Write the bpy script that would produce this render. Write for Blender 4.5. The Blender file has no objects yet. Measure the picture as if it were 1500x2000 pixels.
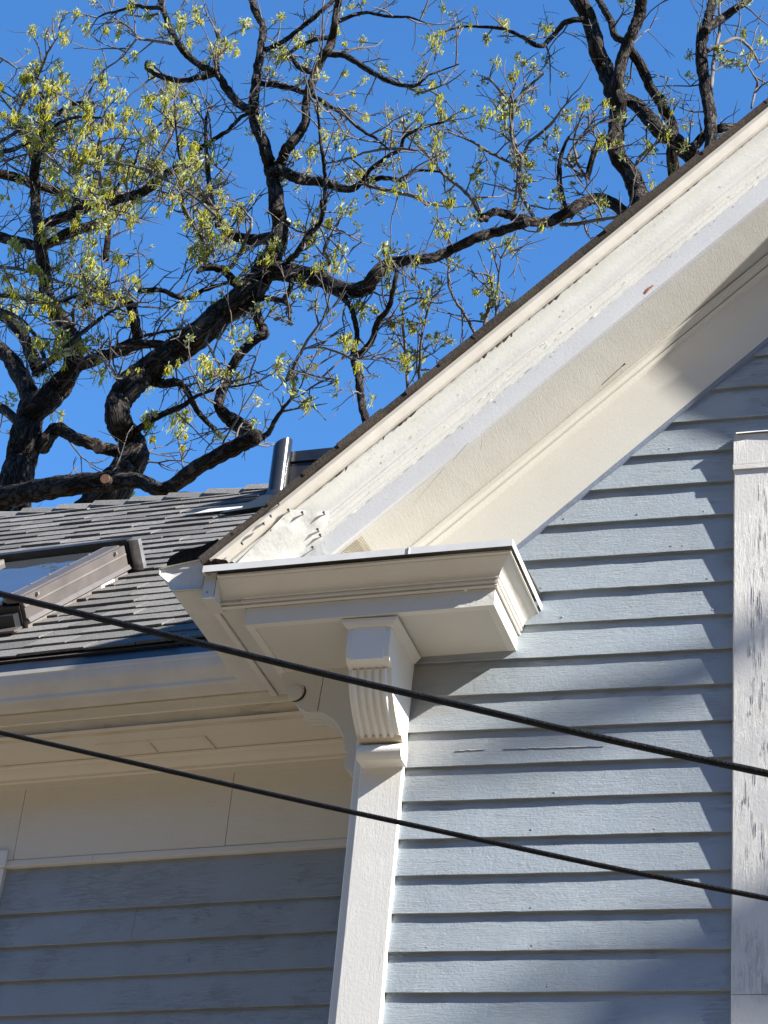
import bpy, bmesh, math, random
from math import sin, cos, tan, radians, pi, sqrt
from mathutils import Vector, Matrix, noise
random.seed(7)
SC = bpy.context.scene
COL = SC.collection

# ------------------------------------------------------------------ camera
YAW, PITCH, ROLL, FPX = radians(18.7534), radians(30.4505), radians(5.7666), 4240.6
CAM = Vector((0, 0, 1.6))
_f = Vector((-sin(YAW) * cos(PITCH), cos(YAW) * cos(PITCH), sin(PITCH)))
_r0 = Vector((cos(YAW), sin(YAW), 0)); _u0 = _r0.cross(_f)
_r = _r0 * cos(ROLL) + _u0 * sin(ROLL); _u = -_r0 * sin(ROLL) + _u0 * cos(ROLL)
cd = bpy.data.cameras.new('camera'); cam = bpy.data.objects.new('camera', cd); COL.objects.link(cam)
M = Matrix((_r, _u, -_f)).transposed().to_4x4(); M.translation = CAM
cam.matrix_world = M
cd.sensor_fit = 'VERTICAL'; cd.sensor_height = 36; cd.lens = FPX / 2000 * 36
cd.clip_start = 0.1; cd.clip_end = 3000
SC.camera = cam

# ------------------------------------------------------------------ light
SUN = Vector((1, -0.215, 0.70)).normalized()
EL = math.asin(SUN.z); AZ = math.atan2(SUN.x, SUN.y)
w = bpy.data.worlds.new('World'); SC.world = w; w.use_nodes = True
nt = w.node_tree; nt.nodes.clear()
sky = nt.nodes.new('ShaderNodeTexSky'); sky.sky_type = 'NISHITA'; sky.sun_disc = False
sky.sun_elevation = EL; sky.sun_rotation = AZ
sky.air_density = 1.0; sky.dust_density = 0.0; sky.ozone_density = 7.0; sky.altitude = 0
bg = nt.nodes.new('ShaderNodeBackground'); bg.inputs[1].default_value = 0.096
ow = nt.nodes.new('ShaderNodeOutputWorld')
hsv = nt.nodes.new('ShaderNodeHueSaturation'); hsv.inputs['Saturation'].default_value = 1.12
nt.links.new(sky.outputs[0], hsv.inputs['Color']); nt.links.new(hsv.outputs[0], bg.inputs[0]); nt.links.new(bg.outputs[0], ow.inputs[0])
sl = bpy.data.lights.new('sun', 'SUN'); sl.energy = 5.0; sl.angle = radians(0.53); sl.color = (1, 0.955, 0.88)
so = bpy.data.objects.new('sun', sl); COL.objects.link(so)
so.rotation_mode = 'QUATERNION'; so.rotation_quaternion = SUN.to_track_quat('Z', 'Y')
so.location = (20, -4, 20)
SC.view_settings.view_transform = 'Standard'; SC.view_settings.look = 'None'
SC.view_settings.gamma = 1; SC.view_settings.use_curve_mapping = False
SC.view_settings.exposure = 1.6

# ------------------------------------------------------------------ survey helpers
def ray(x, y): return _r * ((x - 750) / FPX) - _u * ((y - 1000) / FPX) + _f
def at(x, y, Y): d = ray(x, y); return CAM + d * (Y / d.y)
def atz(x, y, Z): d = ray(x, y); return CAM + d * ((Z - CAM.z) / d.z)
def atp(x, y, p, n): d = ray(x, y); return CAM + d * ((p - CAM).dot(n) / d.dot(n))
def nz(x, y=0., z=0.): return noise.noise(Vector((x, y, z)))

# ------------------------------------------------------------------ materials
def new_mat(name):
    m = bpy.data.materials.new(name); m.use_nodes = True
    t = m.node_tree; b = t.nodes['Principled BSDF']
    return m, t, b
def N(t, kind, **kw):
    n = t.nodes.new(kind)
    for k, v in kw.items(): setattr(n, k, v)
    return n
def pos(t, scale, rot=(0, 0, 0)):
    g = N(t, 'ShaderNodeNewGeometry'); mp = N(t, 'ShaderNodeMapping'); src = g.outputs['Position']
    if any(rot):
        m0 = N(t, 'ShaderNodeMapping'); m0.inputs['Rotation'].default_value = rot; t.links.new(src, m0.inputs[0]); src = m0.outputs[0]
    mp.inputs['Scale'].default_value = scale
    t.links.new(src, mp.inputs[0]); return mp.outputs[0]
def tnoise(t, vec, scale, detail=4, rough=0.6, dist=0.0):
    n = N(t, 'ShaderNodeTexNoise'); n.inputs['Scale'].default_value = scale
    n.inputs['Detail'].default_value = detail; n.inputs['Roughness'].default_value = rough
    n.inputs['Distortion'].default_value = dist
    t.links.new(vec, n.inputs['Vector']); return n.outputs[0]
def ramp(t, val, stops):
    r = N(t, 'ShaderNodeValToRGB'); e = r.color_ramp.elements
    while len(e) < len(stops): e.new(0.5)
    for i, (p, c) in enumerate(stops):
        e[i].position = p; e[i].color = (*c, 1) if len(c) == 3 else c
    t.links.new(val, r.inputs[0]); return r.outputs[0]
def mixc(t, fac, a, b, mode='MIX'):
    m = N(t, 'ShaderNodeMix', data_type='RGBA', blend_type=mode)
    if isinstance(fac, float): m.inputs[0].default_value = fac
    else: t.links.new(fac, m.inputs[0])
    for i, v in ((6, a), (7, b)):
        if isinstance(v, tuple): m.inputs[i].default_value = (*v, 1)
        else: t.links.new(v, m.inputs[i])
    return m.outputs[2]
def math_(t, op, a, b=0.0):
    m = N(t, 'ShaderNodeMath', operation=op)
    for i, v in ((0, a), (1, b)):
        if isinstance(v, (int, float)): m.inputs[i].default_value = v
        else: t.links.new(v, m.inputs[i])
    return m.outputs[0]
def bump(t, b, h, dist, strength=1.0):
    n = N(t, 'ShaderNodeBump'); n.inputs['Distance'].default_value = dist
    n.inputs['Strength'].default_value = strength
    t.links.new(h, n.inputs['Height']); t.links.new(n.outputs[0], b.inputs['Normal'])

def paint(name, col, dirt, axis='x', grain=1.0, chips=0.5, crack=0.0, rough=0.55, dirt_amt=0.35, wood=(0.23, 0.16, 0.10), rand=0.0, rot=(0, 0, 0), lumps=0.4, bd=0.0022, stain=False):
    """old brush-painted timber: grain, lumps, small chips and grime"""
    m, t, b = new_mat(name)
    st = {'x': (0.06, 1, 1), 'z': (1, 1, 0.06), 'y': (1, 0.08, 1), 'o': (1, 1, 1)}[axis]
    v1 = pos(t, st, rot); v2 = pos(t, (1, 1, 1))
    fine = tnoise(t, v1, 260, 5, 0.65)
    lump = tnoise(t, v2, 38, 4, 0.6)
    blob = tnoise(t, v2, 120, 2, 0.5)
    spots = ramp(t, tnoise(t, v2, 62, 5, 0.72), [(0.66, (0, 0, 0)), (0.70, (1, 1, 1))])
    h = math_(t, 'ADD', math_(t, 'MULTIPLY', fine, 0.30 * grain), math_(t, 'MULTIPLY', lump, 0.9 * lumps))
    h = math_(t, 'ADD', h, math_(t, 'MULTIPLY', blob, 0.35))
    h = math_(t, 'SUBTRACT', h, math_(t, 'MULTIPLY', spots, 0.35 * chips))
    if crack > 0:
        vc = pos(t, (1, 1, 0.10) if axis == 'z' else (0.10, 1, 1), rot)
        cr = tnoise(t, vc, 75, 6, 0.7, 0.6)
        line = ramp(t, cr, [(0.46, (0, 0, 0)), (0.497, (1, 1, 1)), (0.51, (1, 1, 1)), (0.54, (0, 0, 0))])
        zone = ramp(t, tnoise(t, v2, 7, 3, 0.6), [(0.42, (0, 0, 0)), (0.62, (1, 1, 1))])
        cz = math_(t, 'MULTIPLY', line, zone)
        h = math_(t, 'SUBTRACT', h, math_(t, 'MULTIPLY', cz, 1.6 * crack))
        pl = ramp(t, tnoise(t, vc, 30, 5, 0.7), [(0.5, (0, 0, 0)), (0.56, (1, 1, 1))])
        h = math_(t, 'ADD', h, math_(t, 'MULTIPLY', math_(t, 'MULTIPLY', pl, zone), 0.8 * crack))
    bump(t, b, h, bd)
    big = ramp(t, tnoise(t, v2, 4.5, 5, 0.65), [(0.38, (0, 0, 0)), (0.72, (1, 1, 1))])
    c = mixc(t, math_(t, 'MULTIPLY', big, dirt_amt), col, dirt)
    strk = ramp(t, tnoise(t, v1, 45, 5, 0.7), [(0.52, (0, 0, 0)), (0.75, (1, 1, 1))])
    c = mixc(t, math_(t, 'MULTIPLY', strk, dirt_amt * 0.6), c, dirt)
    if chips > 0:
        c = mixc(t, math_(t, 'MULTIPLY', ramp(t, tnoise(t, v2, 85, 6, 0.75), [(0.715, (0, 0, 0)), (0.73, (1, 1, 1))]), min(1.0, chips)), c, wood)
    if rand > 0:
        oi = N(t, 'ShaderNodeObjectInfo'); hs = N(t, 'ShaderNodeHueSaturation')
        mr = N(t, 'ShaderNodeMapRange'); mr.inputs[3].default_value = 1 - rand; mr.inputs[4].default_value = 1 + rand
        t.links.new(oi.outputs['Random'], mr.inputs[0]); t.links.new(mr.outputs[0], hs.inputs['Value'])
        t.links.new(c, hs.inputs['Color']); c = hs.outputs[0]
    if stain:
        g_ = N(t, 'ShaderNodeNewGeometry'); sx_ = N(t, 'ShaderNodeSeparateXYZ'); t.links.new(g_.outputs['Position'], sx_.inputs[0])
        a_ = N(t, 'ShaderNodeMapRange'); t.links.new(sx_.outputs[0], a_.inputs[0]); a_.inputs[1].default_value = -1.58; a_.inputs[2].default_value = -1.88
        c_ = N(t, 'ShaderNodeMapRange'); t.links.new(sx_.outputs[2], c_.inputs[0]); c_.inputs[1].default_value = 4.25; c_.inputs[2].default_value = 4.5
        mk = math_(t, 'MULTIPLY', math_(t, 'MULTIPLY', a_.outputs[0], c_.outputs[0]), ramp(t, tnoise(t, v1, 9, 4, 0.6), [(0.3, (0, 0, 0)), (0.6, (1, 1, 1))]))
        c = mixc(t, math_(t, 'MULTIPLY', mk, 0.6), c, (0.30, 0.24, 0.19))
    t.links.new(c, b.inputs['Base Color'])
    b.inputs['Roughness'].default_value = rough; b.inputs['Specular IOR Level'].default_value = 0.35
    return m

BLUE = paint('blue_clapboard_paint', (0.312, 0.358, 0.398), (0.270, 0.298, 0.318), 'x', 1.3, 0.45, 0.22, 0.5, 0.42, (0.30, 0.28, 0.26), 0.06, stain=True)
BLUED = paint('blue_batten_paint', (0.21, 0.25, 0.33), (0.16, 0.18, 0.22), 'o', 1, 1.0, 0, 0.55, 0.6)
WHITE = paint('white_trim_paint', (0.68, 0.665, 0.615), (0.55, 0.51, 0.44), 'x', 0.8, 0.35, 0, 0.5, 0.25)
WHITEV = paint('white_upright_paint', (0.75, 0.74, 0.70), (0.64, 0.61, 0.55), 'z', 1.0, 0.3, 0.12, 0.5, 0.3, lumps=0.15, bd=0.0010)
PEEL = paint('cracked_white_paint', (0.70, 0.69, 0.655), (0.62, 0.60, 0.56), 'z', 1.1, 0.4, 0.40, 0.6, 0.3, (0.20, 0.18, 0.16), lumps=0.2, bd=0.0016)
RAKE = paint('lumpy_white_paint', (0.63, 0.635, 0.61), (0.53, 0.53, 0.49), 'x', 0.9, 0.5, 0.08, 0.6, 0.45, rot=(0, radians(42.3), 0), lumps=0.22, bd=0.0012)
FASC = paint('pale_grey_fascia_paint', (0.62, 0.625, 0.635), (0.55, 0.55, 0.56), 'x', 0.8, 0.45, 0.1, 0.55, 0.5, rot=(0, radians(42.3), 0), lumps=0.12, bd=0.0009)
CREAM = paint('cream_soffit_paint', (0.575, 0.565, 0.525), (0.50, 0.475, 0.42), 'y', 1.5, 0.5, 0, 0.65, 0.5, lumps=0.14, bd=0.0011)
CREAMS = paint('smooth_cream_paint', (0.60, 0.585, 0.535), (0.54, 0.51, 0.445), 'x', 0.5, 0.2, 0, 0.6, 0.4, rot=(0, radians(42.3), 0), lumps=0.10, bd=0.0007)
WING = paint('stained_cream_paint', (0.72, 0.67, 0.565), (0.62, 0.56, 0.45), 'x', 0.7, 0.3, 0.06, 0.6, 0.2, (0.12, 0.09, 0.06))
WINGY = paint('yellow_cream_paint', (0.60, 0.53, 0.40), (0.46, 0.38, 0.26), 'x', 0.7, 0.4, 0.2, 0.55, 0.5, (0.12, 0.09, 0.06))

def plain(name, col, rough=0.5, metal=0.0, noise_amt=0.15, nscale=20, bscale=0, bdist=0.001, spec=0.5):
    m, t, b = new_mat(name)
    v = pos(t, (1, 1, 1))
    n = tnoise(t, v, nscale, 5, 0.65)
    d = tuple(x * (1 - noise_amt * 2) for x in col)
    l = tuple(min(1, x * (1 + noise_amt)) for x in col)
    t.links.new(ramp(t, n, [(0.3, d), (0.7, l)]), b.inputs['Base Color'])
    b.inputs['Roughness'].default_value = rough; b.inputs['Metallic'].default_value = metal
    b.inputs['Specular IOR Level'].default_value = spec
    if bscale: bump(t, b, tnoise(t, v, bscale, 4, 0.6), bdist)
    return m
ALU = plain('white_gutter_metal', (0.62, 0.61, 0.57), 0.6, 0, 0.05, 9, 14, 0.0006, 0.15)
ALUD = plain('dirty_gutter_metal', (0.62, 0.60, 0.55), 0.7, 0, 0.06, 5, 12, 0.0005, 0.1)
DRIP = plain('drip_edge_metal', (0.72, 0.68, 0.60), 0.35, 0, 0.06, 12)
DRIPW = plain('white_drip_metal', (0.74, 0.74, 0.72), 0.3, 0, 0.05, 12)
PATCH = plain('white_sheet_patch', (0.64, 0.64, 0.61), 0.35, 0, 0.05, 16, 11, 0.004)
GAPW = plain('bare_dark_wood', (0.060, 0.040, 0.032), 0.9, 0, 0.3, 60, 160, 0.002)
WOODC = plain('weathered_bare_wood', (0.36, 0.36, 0.35), 0.8, 0, 0.25, 60)
BLACKM = plain('black_sheet_metal', (0.016, 0.018, 0.022), 0.28, 0, 0.2, 8, 9, 0.001)
BRONZE = plain('bronze_skylight_metal', (0.105, 0.092, 0.084), 0.45, 0.15, 0.12, 8)
BRONZL = plain('pale_bronze_metal', (0.25, 0.225, 0.205), 0.35, 0.35, 0.12, 8)
DARKM = plain('dark_skylight_metal', (0.022, 0.022, 0.024), 0.4, 0.2, 0.2, 10)
STEEL = plain('galvanised_steel', (0.42, 0.42, 0.42), 0.32, 0.7, 0.25, 14)
STEEL2 = plain('polished_pipe', (0.035, 0.035, 0.038), 0.22, 0.35, 0.1, 6)
CABLE = plain('black_cable_sheath', (0.007, 0.007, 0.0075), 0.5, 0, 0.4, 40, 160, 0.003, 0.2)
SCREW = plain('dull_screw', (0.10, 0.10, 0.11), 0.45, 0.5, 0.1)
RUST = plain('rust_stain', (0.42, 0.16, 0.06), 0.8, 0, 0.3, 90)
FOAM = plain('black_foam', (0.022, 0.023, 0.026), 0.95, 0, 0.4, 160, 210, 0.008, 0.2)
CUT = plain('sawn_wood', (0.36, 0.17, 0.09), 0.8, 0, 0.2, 40)
CUTL = plain('fresh_sawn_wood', (0.62, 0.52, 0.30), 0.8, 0, 0.2, 40)

def shingle_mat(name, base, rand):
    m, t, b = new_mat(name)
    v = pos(t, (1, 1, 1))
    g = tnoise(t, v, 150, 3, 0.85); g2 = tnoise(t, v, 26, 4, 0.6)
    c = ramp(t, g, [(0.30, tuple(x * 0.45 for x in base)), (0.5, base), (0.72, tuple(x * 1.55 for x in base))])
    c = mixc(t, ramp(t, g2, [(0.4, (0, 0, 0)), (0.7, (0.5, 0.5, 0.5))]), c, tuple(x * 0.7 for x in base), 'MIX')
    oi = N(t, 'ShaderNodeObjectInfo'); hs = N(t, 'ShaderNodeHueSaturation')
    mr = N(t, 'ShaderNodeMapRange'); mr.inputs[3].default_value = 1 - rand; mr.inputs[4].default_value = 1 + rand
    t.links.new(oi.outputs['Random'], mr.inputs[0]); t.links.new(mr.outputs[0], hs.inputs['Value'])
    t.links.new(c, hs.inputs['Color']); t.links.new(hs.outputs[0], b.inputs['Base Color'])
    b.inputs['Roughness'].default_value = 0.95; b.inputs['Specular IOR Level'].default_value = 0.15
    bump(t, b, g, 0.004)
    return m
SHING = shingle_mat('grey_asphalt_shingle', (0.160, 0.153, 0.144), 0.25)
SHINGD = shingle_mat('dark_asphalt_shingle', (0.075, 0.062, 0.052), 0.2)

def bark_mat(name, dark, light, scale):
    m, t, b = new_mat(name)
    a = N(t, 'ShaderNodeAttribute', attribute_name='limb')
    mp = N(t, 'ShaderNodeMapping'); mp.inputs['Scale'].default_value = (1, 1, 0.38); t.links.new(a.outputs['Vector'], mp.inputs[0])
    n = tnoise(t, mp.outputs[0], scale, 6, 0.7, 1.2)
    rd = math_(t, 'ABSOLUTE', math_(t, 'SUBTRACT', tnoise(t, mp.outputs[0], scale * .8, 3, 0.6, 1.0), 0.5))
    fur = ramp(t, rd, [(0.0, (0, 0, 0)), (0.10, (1, 1, 1))])
    n2 = tnoise(t, a.outputs['Vector'], scale * 0.15, 4, 0.6)
    c = mixc(t, ramp(t, n2, [(0.35, (0, 0, 0)), (0.7, (1, 1, 1))]), ramp(t, n, [(0.35, dark), (0.68, light)]), tuple(x * 0.6 for x in light))
    c = mixc(t, fur, tuple(x * .6 for x in dark), c)
    t.links.new(c, b.inputs['Base Color'])
    b.inputs['Roughness'].default_value = 0.95; b.inputs['Specular IOR Level'].default_value = 0.1
    bump(t, b, math_(t, 'ADD', math_(t, 'MULTIPLY', fur, 0.8), n), 0.035)
    return m
BARK = bark_mat('furrowed_bark', (0.016, 0.013, 0.011), (0.12, 0.10, 0.085), 22)
TWIG = plain('grey_twig_bark', (0.115, 0.098, 0.084), 0.85, 0, 0.35, 7)

def leaf_mat(name, a, c, tr):
    m, t, b = new_mat(name)
    n = tnoise(t, pos(t, (1, 1, 1)), 6, 3, 0.6)
    col = ramp(t, n, [(0.35, a), (0.65, c)])
    t.links.new(col, b.inputs['Base Color']); b.inputs['Roughness'].default_value = 0.8
    b.inputs['Specular IOR Level'].default_value = 0.1
    ts = N(t, 'ShaderNodeBsdfTranslucent'); t.links.new(col, ts.inputs[0])
    mx = N(t, 'ShaderNodeMixShader'); mx.inputs[0].default_value = tr
    t.links.new(b.outputs[0], mx.inputs[1]); t.links.new(ts.outputs[0], mx.inputs[2])
    t.links.new(mx.outputs[0], t.nodes['Material Output'].inputs[0])
    return m
LEAF = leaf_mat('young_leaf', (0.30, 0.33, 0.10), (0.50, 0.50, 0.26), 0.4)
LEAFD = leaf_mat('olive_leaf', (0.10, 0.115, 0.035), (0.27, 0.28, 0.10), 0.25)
CATK = leaf_mat('hanging_catkin', (0.40, 0.385, 0.03), (0.56, 0.52, 0.06), 0.35)

def ground_mat():
    m, t, b = new_mat('worn_paving')
    n = tnoise(t, pos(t, (1, 1, 1)), 3, 8, 0.7)
    t.links.new(ramp(t, n, [(0.3, (0.135, 0.110, 0.080)), (0.7, (0.205, 0.170, 0.125))]), b.inputs['Base Color'])
    b.inputs['Roughness'].default_value = 0.9
    return m
GROUND = ground_mat()
def glass_mat(name, col=(0.05, 0.055, 0.06)):
    m, t, b = new_mat(name)
    b.inputs['Base Color'].default_value = (*col, 1); b.inputs['Roughness'].default_value = 0.02
    b.inputs['IOR'].default_value = 1.9; b.inputs['Specular IOR Level'].default_value = 0.8
    bump(t, b, tnoise(t, pos(t, (1, 1, 1)), 3.5, 2, 0.5), 0.004)
    return m
GLASS = glass_mat('skylight_glass')

# ------------------------------------------------------------------ mesh helpers
class MB:
    def __init__(s, axis=False): s.v = []; s.f = []; s.m = []; s.axis = [] if axis else None
    def add(s, vs, fs, mi=0):
        o = len(s.v); s.v += [tuple(v) for v in vs]
        for f in fs: s.f.append([i + o for i in f]); s.m.append(mi)
    def box8(s, p, mi=0):           # 8 corners: bottom 4 ccw, top 4 ccw
        s.add(p, [(3, 2, 1, 0), (4, 5, 6, 7), (0, 1, 5, 4), (1, 2, 6, 5), (2, 3, 7, 6), (3, 0, 4, 7)], mi)
    def box(s, a, b, mi=0):
        x0, y0, z0 = a; x1, y1, z1 = b
        s.box8([(x0, y0, z0), (x1, y0, z0), (x1, y1, z0), (x0, y1, z0), (x0, y0, z1), (x1, y0, z1), (x1, y1, z1), (x0, y1, z1)], mi)
    def frame(s, O, X, Y, Z, a, b, mi=0):
        x0, y0, z0 = a; x1, y1, z1 = b
        s.box8([O + X * x + Y * y + Z * z for x, y, z in ((x0, y0, z0), (x1, y0, z0), (x1, y1, z0), (x0, y1, z0), (x0, y0, z1), (x1, y0, z1), (x1, y1, z1), (x0, y1, z1))], mi)
    def tube(s, pts, rads, n=6, mi=0, cap=True, rough=0.0, seed=0.0):
        rings = []; up = Vector((0.31, 0.2, 0.93))
        prev = None; L0 = 0.0
        for i, p in enumerate(pts):
            a = pts[max(0, i - 1)]; b = pts[min(len(pts) - 1, i + 1)]
            t = (b - a)
            if t.length < 1e-9: t = Vector((0, 0, 1))
            t.normalize()
            if i: L0 += (p - pts[i - 1]).length
            if prev is None:
                u = t.cross(up)
                if u.length < 1e-3: u = t.cross(Vector((1, 0, 0)))
            else: u = prev - t * prev.dot(t)
            u.normalize(); prev = u; v = t.cross(u); r = []
            for k in range(n):
                th = 2 * pi * k / n
                q = rads[i]
                if rough:
                    q *= 1 + rough * nz(cos(th) * 1.7 + seed, sin(th) * 1.7 + seed, L0 * 5)
                    if n > 12: q *= 1 + .55 * rough * (.5 - abs(nz(cos(th) * rads[i] * 30 + seed, sin(th) * rads[i] * 30, L0 * 5)) * 2)
                r.append(p + (u * cos(th) + v * sin(th)) * q)
            rings.append(r)
        vs = [q for r in rings for q in r]; fs = []
        for i in range(len(rings) - 1):
            for k in range(n):
                k2 = (k + 1) % n
                fs.append((i * n + k, i * n + k2, (i + 1) * n + k2, (i + 1) * n + k))
        if cap: fs.append(tuple(range(n - 1, -1, -1))); fs.append(tuple(range((len(rings) - 1) * n, len(rings) * n)))
        s.add(vs, fs, mi)
        if s.axis is not None:
            L_ = 0.0
            for i, p in enumerate(pts):
                if i: L_ += (p - pts[i - 1]).length
                for k in range(n): th = 2 * pi * k / n; s.axis.append((cos(th) * rads[i] + seed, sin(th) * rads[i], L_))
    def strip(s, rows, mi=0, closed=False):     # rows of equal length -> quads
        n = len(rows[0]); vs = [q for r in rows for q in r]; fs = []
        for i in range(len(rows) - 1):
            for k in range(n if closed else n - 1):
                k2 = (k + 1) % n
                fs.append((i * n + k, i * n + k2, (i + 1) * n + k2, (i + 1) * n + k))
        s.add(vs, fs, mi)

def link(name, mb, mats, parent=None, smooth=False, kind=None):
    me = bpy.data.meshes.new(name); me.from_pydata(mb.v, [], mb.f)
    if not isinstance(mats, (list, tuple)): mats = [mats]
    for m in mats: me.materials.append(m)
    if len(mats) > 1: me.polygons.foreach_set('material_index', mb.m)
    if smooth:
        me.polygons.foreach_set('use_smooth', [True] * len(me.polygons))
        if smooth != 'all':
            me.set_sharp_from_angle(angle=radians(smooth if isinstance(smooth, (int, float)) and smooth is not True else 40))
    if mb.axis:
        at_ = me.attributes.new('limb', 'FLOAT_VECTOR', 'POINT'); at_.data.foreach_set('vector', [q for p in mb.axis for q in p])
    me.update(); me.validate()
    o = bpy.data.objects.new(name, me); COL.objects.link(o)
    if parent is not None:
        o.parent = parent
        if parent.type == 'EMPTY': o.matrix_parent_inverse = Matrix.Translation(parent.location).inverted()
    if kind: o['kind'] = kind
    return o
def thing(name, label, cat, loc, group=None):
    o = bpy.data.objects.new(name, None); COL.objects.link(o); o.location = loc
    o['label'] = label; o['category'] = cat
    if group: o['group'] = group
    o.empty_display_size = 0.3
    return o
def tag(o, label, cat, group=None):
    o['label'] = label; o['category'] = cat
    if group: o['group'] = group

# ------------------------------------------------------------------ ground
g = MB(); g.add([(-600, -600, 0), (600, -600, 0), (600, 600, 0), (-600, 600, 0)], [(0, 1, 2, 3)])
go = link('ground', g, GROUND, kind='structure')

# unseen trees added across the street behind the viewer, blocking low sky light
random.seed(3)
tm = MB()
for row_ in range(2):
    for i in range(26):
        cx_ = -62 + i * 4.9 + random.uniform(-1, 1); cy_ = -13 - row_ * 5 + random.uniform(-1.5, 1.5); hh = random.uniform(13.5, 18)
        rings = []
        for a_ in range(7):
            ph = a_ / 6; rr = 3.3 * (sin(pi * (0.12 + .86 * ph)) ** .6) + .05
            rings.append([Vector((cx_ + cos(q) * rr * (1 + .25 * nz(cx_ + q, ph * 3)), cy_ + sin(q) * rr * (1 + .25 * nz(cy_ + q, ph * 3)), .4 + hh * ph)) for q in [2 * pi * k / 10 for k in range(10)]])
        tm.strip(rings, closed=True)
wood_far = plain('added_treeline_foliage', (0.035, 0.045, 0.022), 0.95, 0, 0.4, 2.0, 5, 0.3, 0.1)
link('added_treeline', tm, wood_far, kind='stuff')

# tall tree off to the right on the sunny side: its limbs throw the soft shadows on the siding
def shadow_limb(pxs, k):
    return [at(x, y, 5.99) + SUN * k for x, y in pxs]
rt = MB(); KD = 14.0
trunk_at = at(1500, 1500, 5.99) + SUN * KD + Vector((3.2, 0, 0))
rt.tube([Vector((trunk_at.x, trunk_at.y, -.2)), Vector((trunk_at.x + .1, trunk_at.y, 6)), Vector((trunk_at.x, trunk_at.y, 13.5)), Vector((trunk_at.x + .3, trunk_at.y, 17))], [.38, .30, .22, .06], 12)
for pxs, r0, r1 in (([(960, 1445), (1060, 1420), (1180, 1385), (1330, 1330), (1412, 1294)], .034, .060),
                    ([(1130, 2040), (1230, 1975), (1330, 1910), (1400, 1865), (1470, 1835), (1540, 1790)], .06, .16),
                    ([(880, 1985), (960, 1940), (1100, 1925), (1250, 1960)], .012, .05)):
    P_ = shadow_limb(pxs, KD); n_ = len(P_)
    end = Vector((trunk_at.x, trunk_at.y, P_[-1].z - .4)) if pxs[-1][0] > 1500 else None
    P_ = P_ + ([end] if end else []); rt.tube(P_, [r0 + (r1 - r0) * i / (len(P_) - 1) for i in range(len(P_))], 8)
rt.tube(shadow_limb([(1412, 1294), (1413, 1450), (1409, 1700), (1402, 1862)], KD), [.012, .010, .012, .02], 6)
link('roadside_tree', rt, plain('roadside_bark', (0.06, 0.05, 0.04), 0.9), kind='stuff')

# ================================================================== HOUSE
house = thing('house', 'blue clapboard house with white trim, steep front gable and grey shingled side wing', 'house', (0, 6, 0))
WY = 6.0                      # sheathing plane of the front gable wall
T = tan(radians(42.3))        # roof pitch
XP = 0.42                      # ridge position
XC = 2 * XP                   # mirror: x -> XC - x
def rz(x, c): return c + T * (x + 1.5)        # height of a rake line with offset c
def rx(z, c): return -1.5 + (z - c) / T

# ---- front wall sheathing
fw = MB()
L0, R0 = -2.048, XC + 2.048
ztop = rz(XP, 5.3)
for y0, y1 in ((6.0, 6.12),):
    prof = [(L0, 0), (R0, 0), (R0, rz(L0, 5.3)), (XP, ztop), (L0, rz(L0, 5.3))]
    fw.add([(x, y0, z) for x, z in prof] + [(x, y1, z) for x, z in prof],
           [(0, 1, 2, 3, 4), (9, 8, 7, 6, 5)] + [(i, i + 5, (i + 1) % 5 + 5, (i + 1) % 5) for i in range(5)])
front_wall = link('front_wall', fw, GAPW, house)
sw = MB()
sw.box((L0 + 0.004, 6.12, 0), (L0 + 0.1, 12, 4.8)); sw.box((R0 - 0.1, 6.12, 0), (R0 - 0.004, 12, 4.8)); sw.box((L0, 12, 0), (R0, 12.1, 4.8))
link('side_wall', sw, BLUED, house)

# ---- clapboards of the front wall
zk = [5.464, 5.344, 5.22, 5.091, 4.972, 4.855, 4.734, 4.613, 4.489, 4.369, 4.253, 4.127, 4.008, 3.887, 3.766, 3.641]
while zk[0] < 7.0: zk.insert(0, zk[0] + 0.1215)
while zk[-1] > 0.3: zk.append(zk[-1] - 0.1215)
CBR = -1.880                  # right edge of corner board
WL, WR, WT = -0.853, XC + 0.853, 5.505    # window casing
def clap(zb, zt, xa, xb, O, X, Nn, seed, butt=0.015, step=0.03, cutl=None, parent=None, mat=None, under=0.008):
    """one clapboard: wedge section, wavy paint-caked lower edge; xa/xb functions of z allowed"""
    mb = MB(); n = max(2, int((xb - xa) / step)); rows = []
    for i in range(n + 1):
        fr = i / n
        row = []
        for k, (z, d) in enumerate(((zb + under, 0.0), (zb + under * .55, butt * .72), (zb, butt * 0.9), (zb + 0.0015, butt), (zb + (zt - zb) * 0.5, butt * 0.55), (zt, 0.002))):
            a = xa if cutl is None else max(xa, cutl[0](z))
            b = xb if cutl is None else min(xb, cutl[1](z))
            x = a + (b - a) * fr
            jz = 0.0016 * nz(x * 2.1, seed) + (0.0012 * nz(x * 16, seed * 1.3) + 0.0010 * nz(x * 61, seed * 2.3) if k in (2, 3) else 0)
            jd = (0.0009 * nz(x * 9, seed + 5, k) + 0.0012 * nz(x * 1.3, seed + 9)) if k else 0
            row.append(O + X * x + Nn * (d + jd) + Vector((0, 0, z + jz)))
        rows.append(row)
    mb.strip([list(c) for c in zip(*rows)])
    return link('clapboard', mb, mat or BLUE, parent)
FO, FX, FN = Vector((0, WY, 0)), Vector((1, 0, 0)), Vector((0, -1, 0))
cutL = lambda z: rx(z, 5.215) if z > 4.9 else -9
cutR = lambda z: XC - rx(z, 5.215) if z > 4.9 else 9
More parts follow.
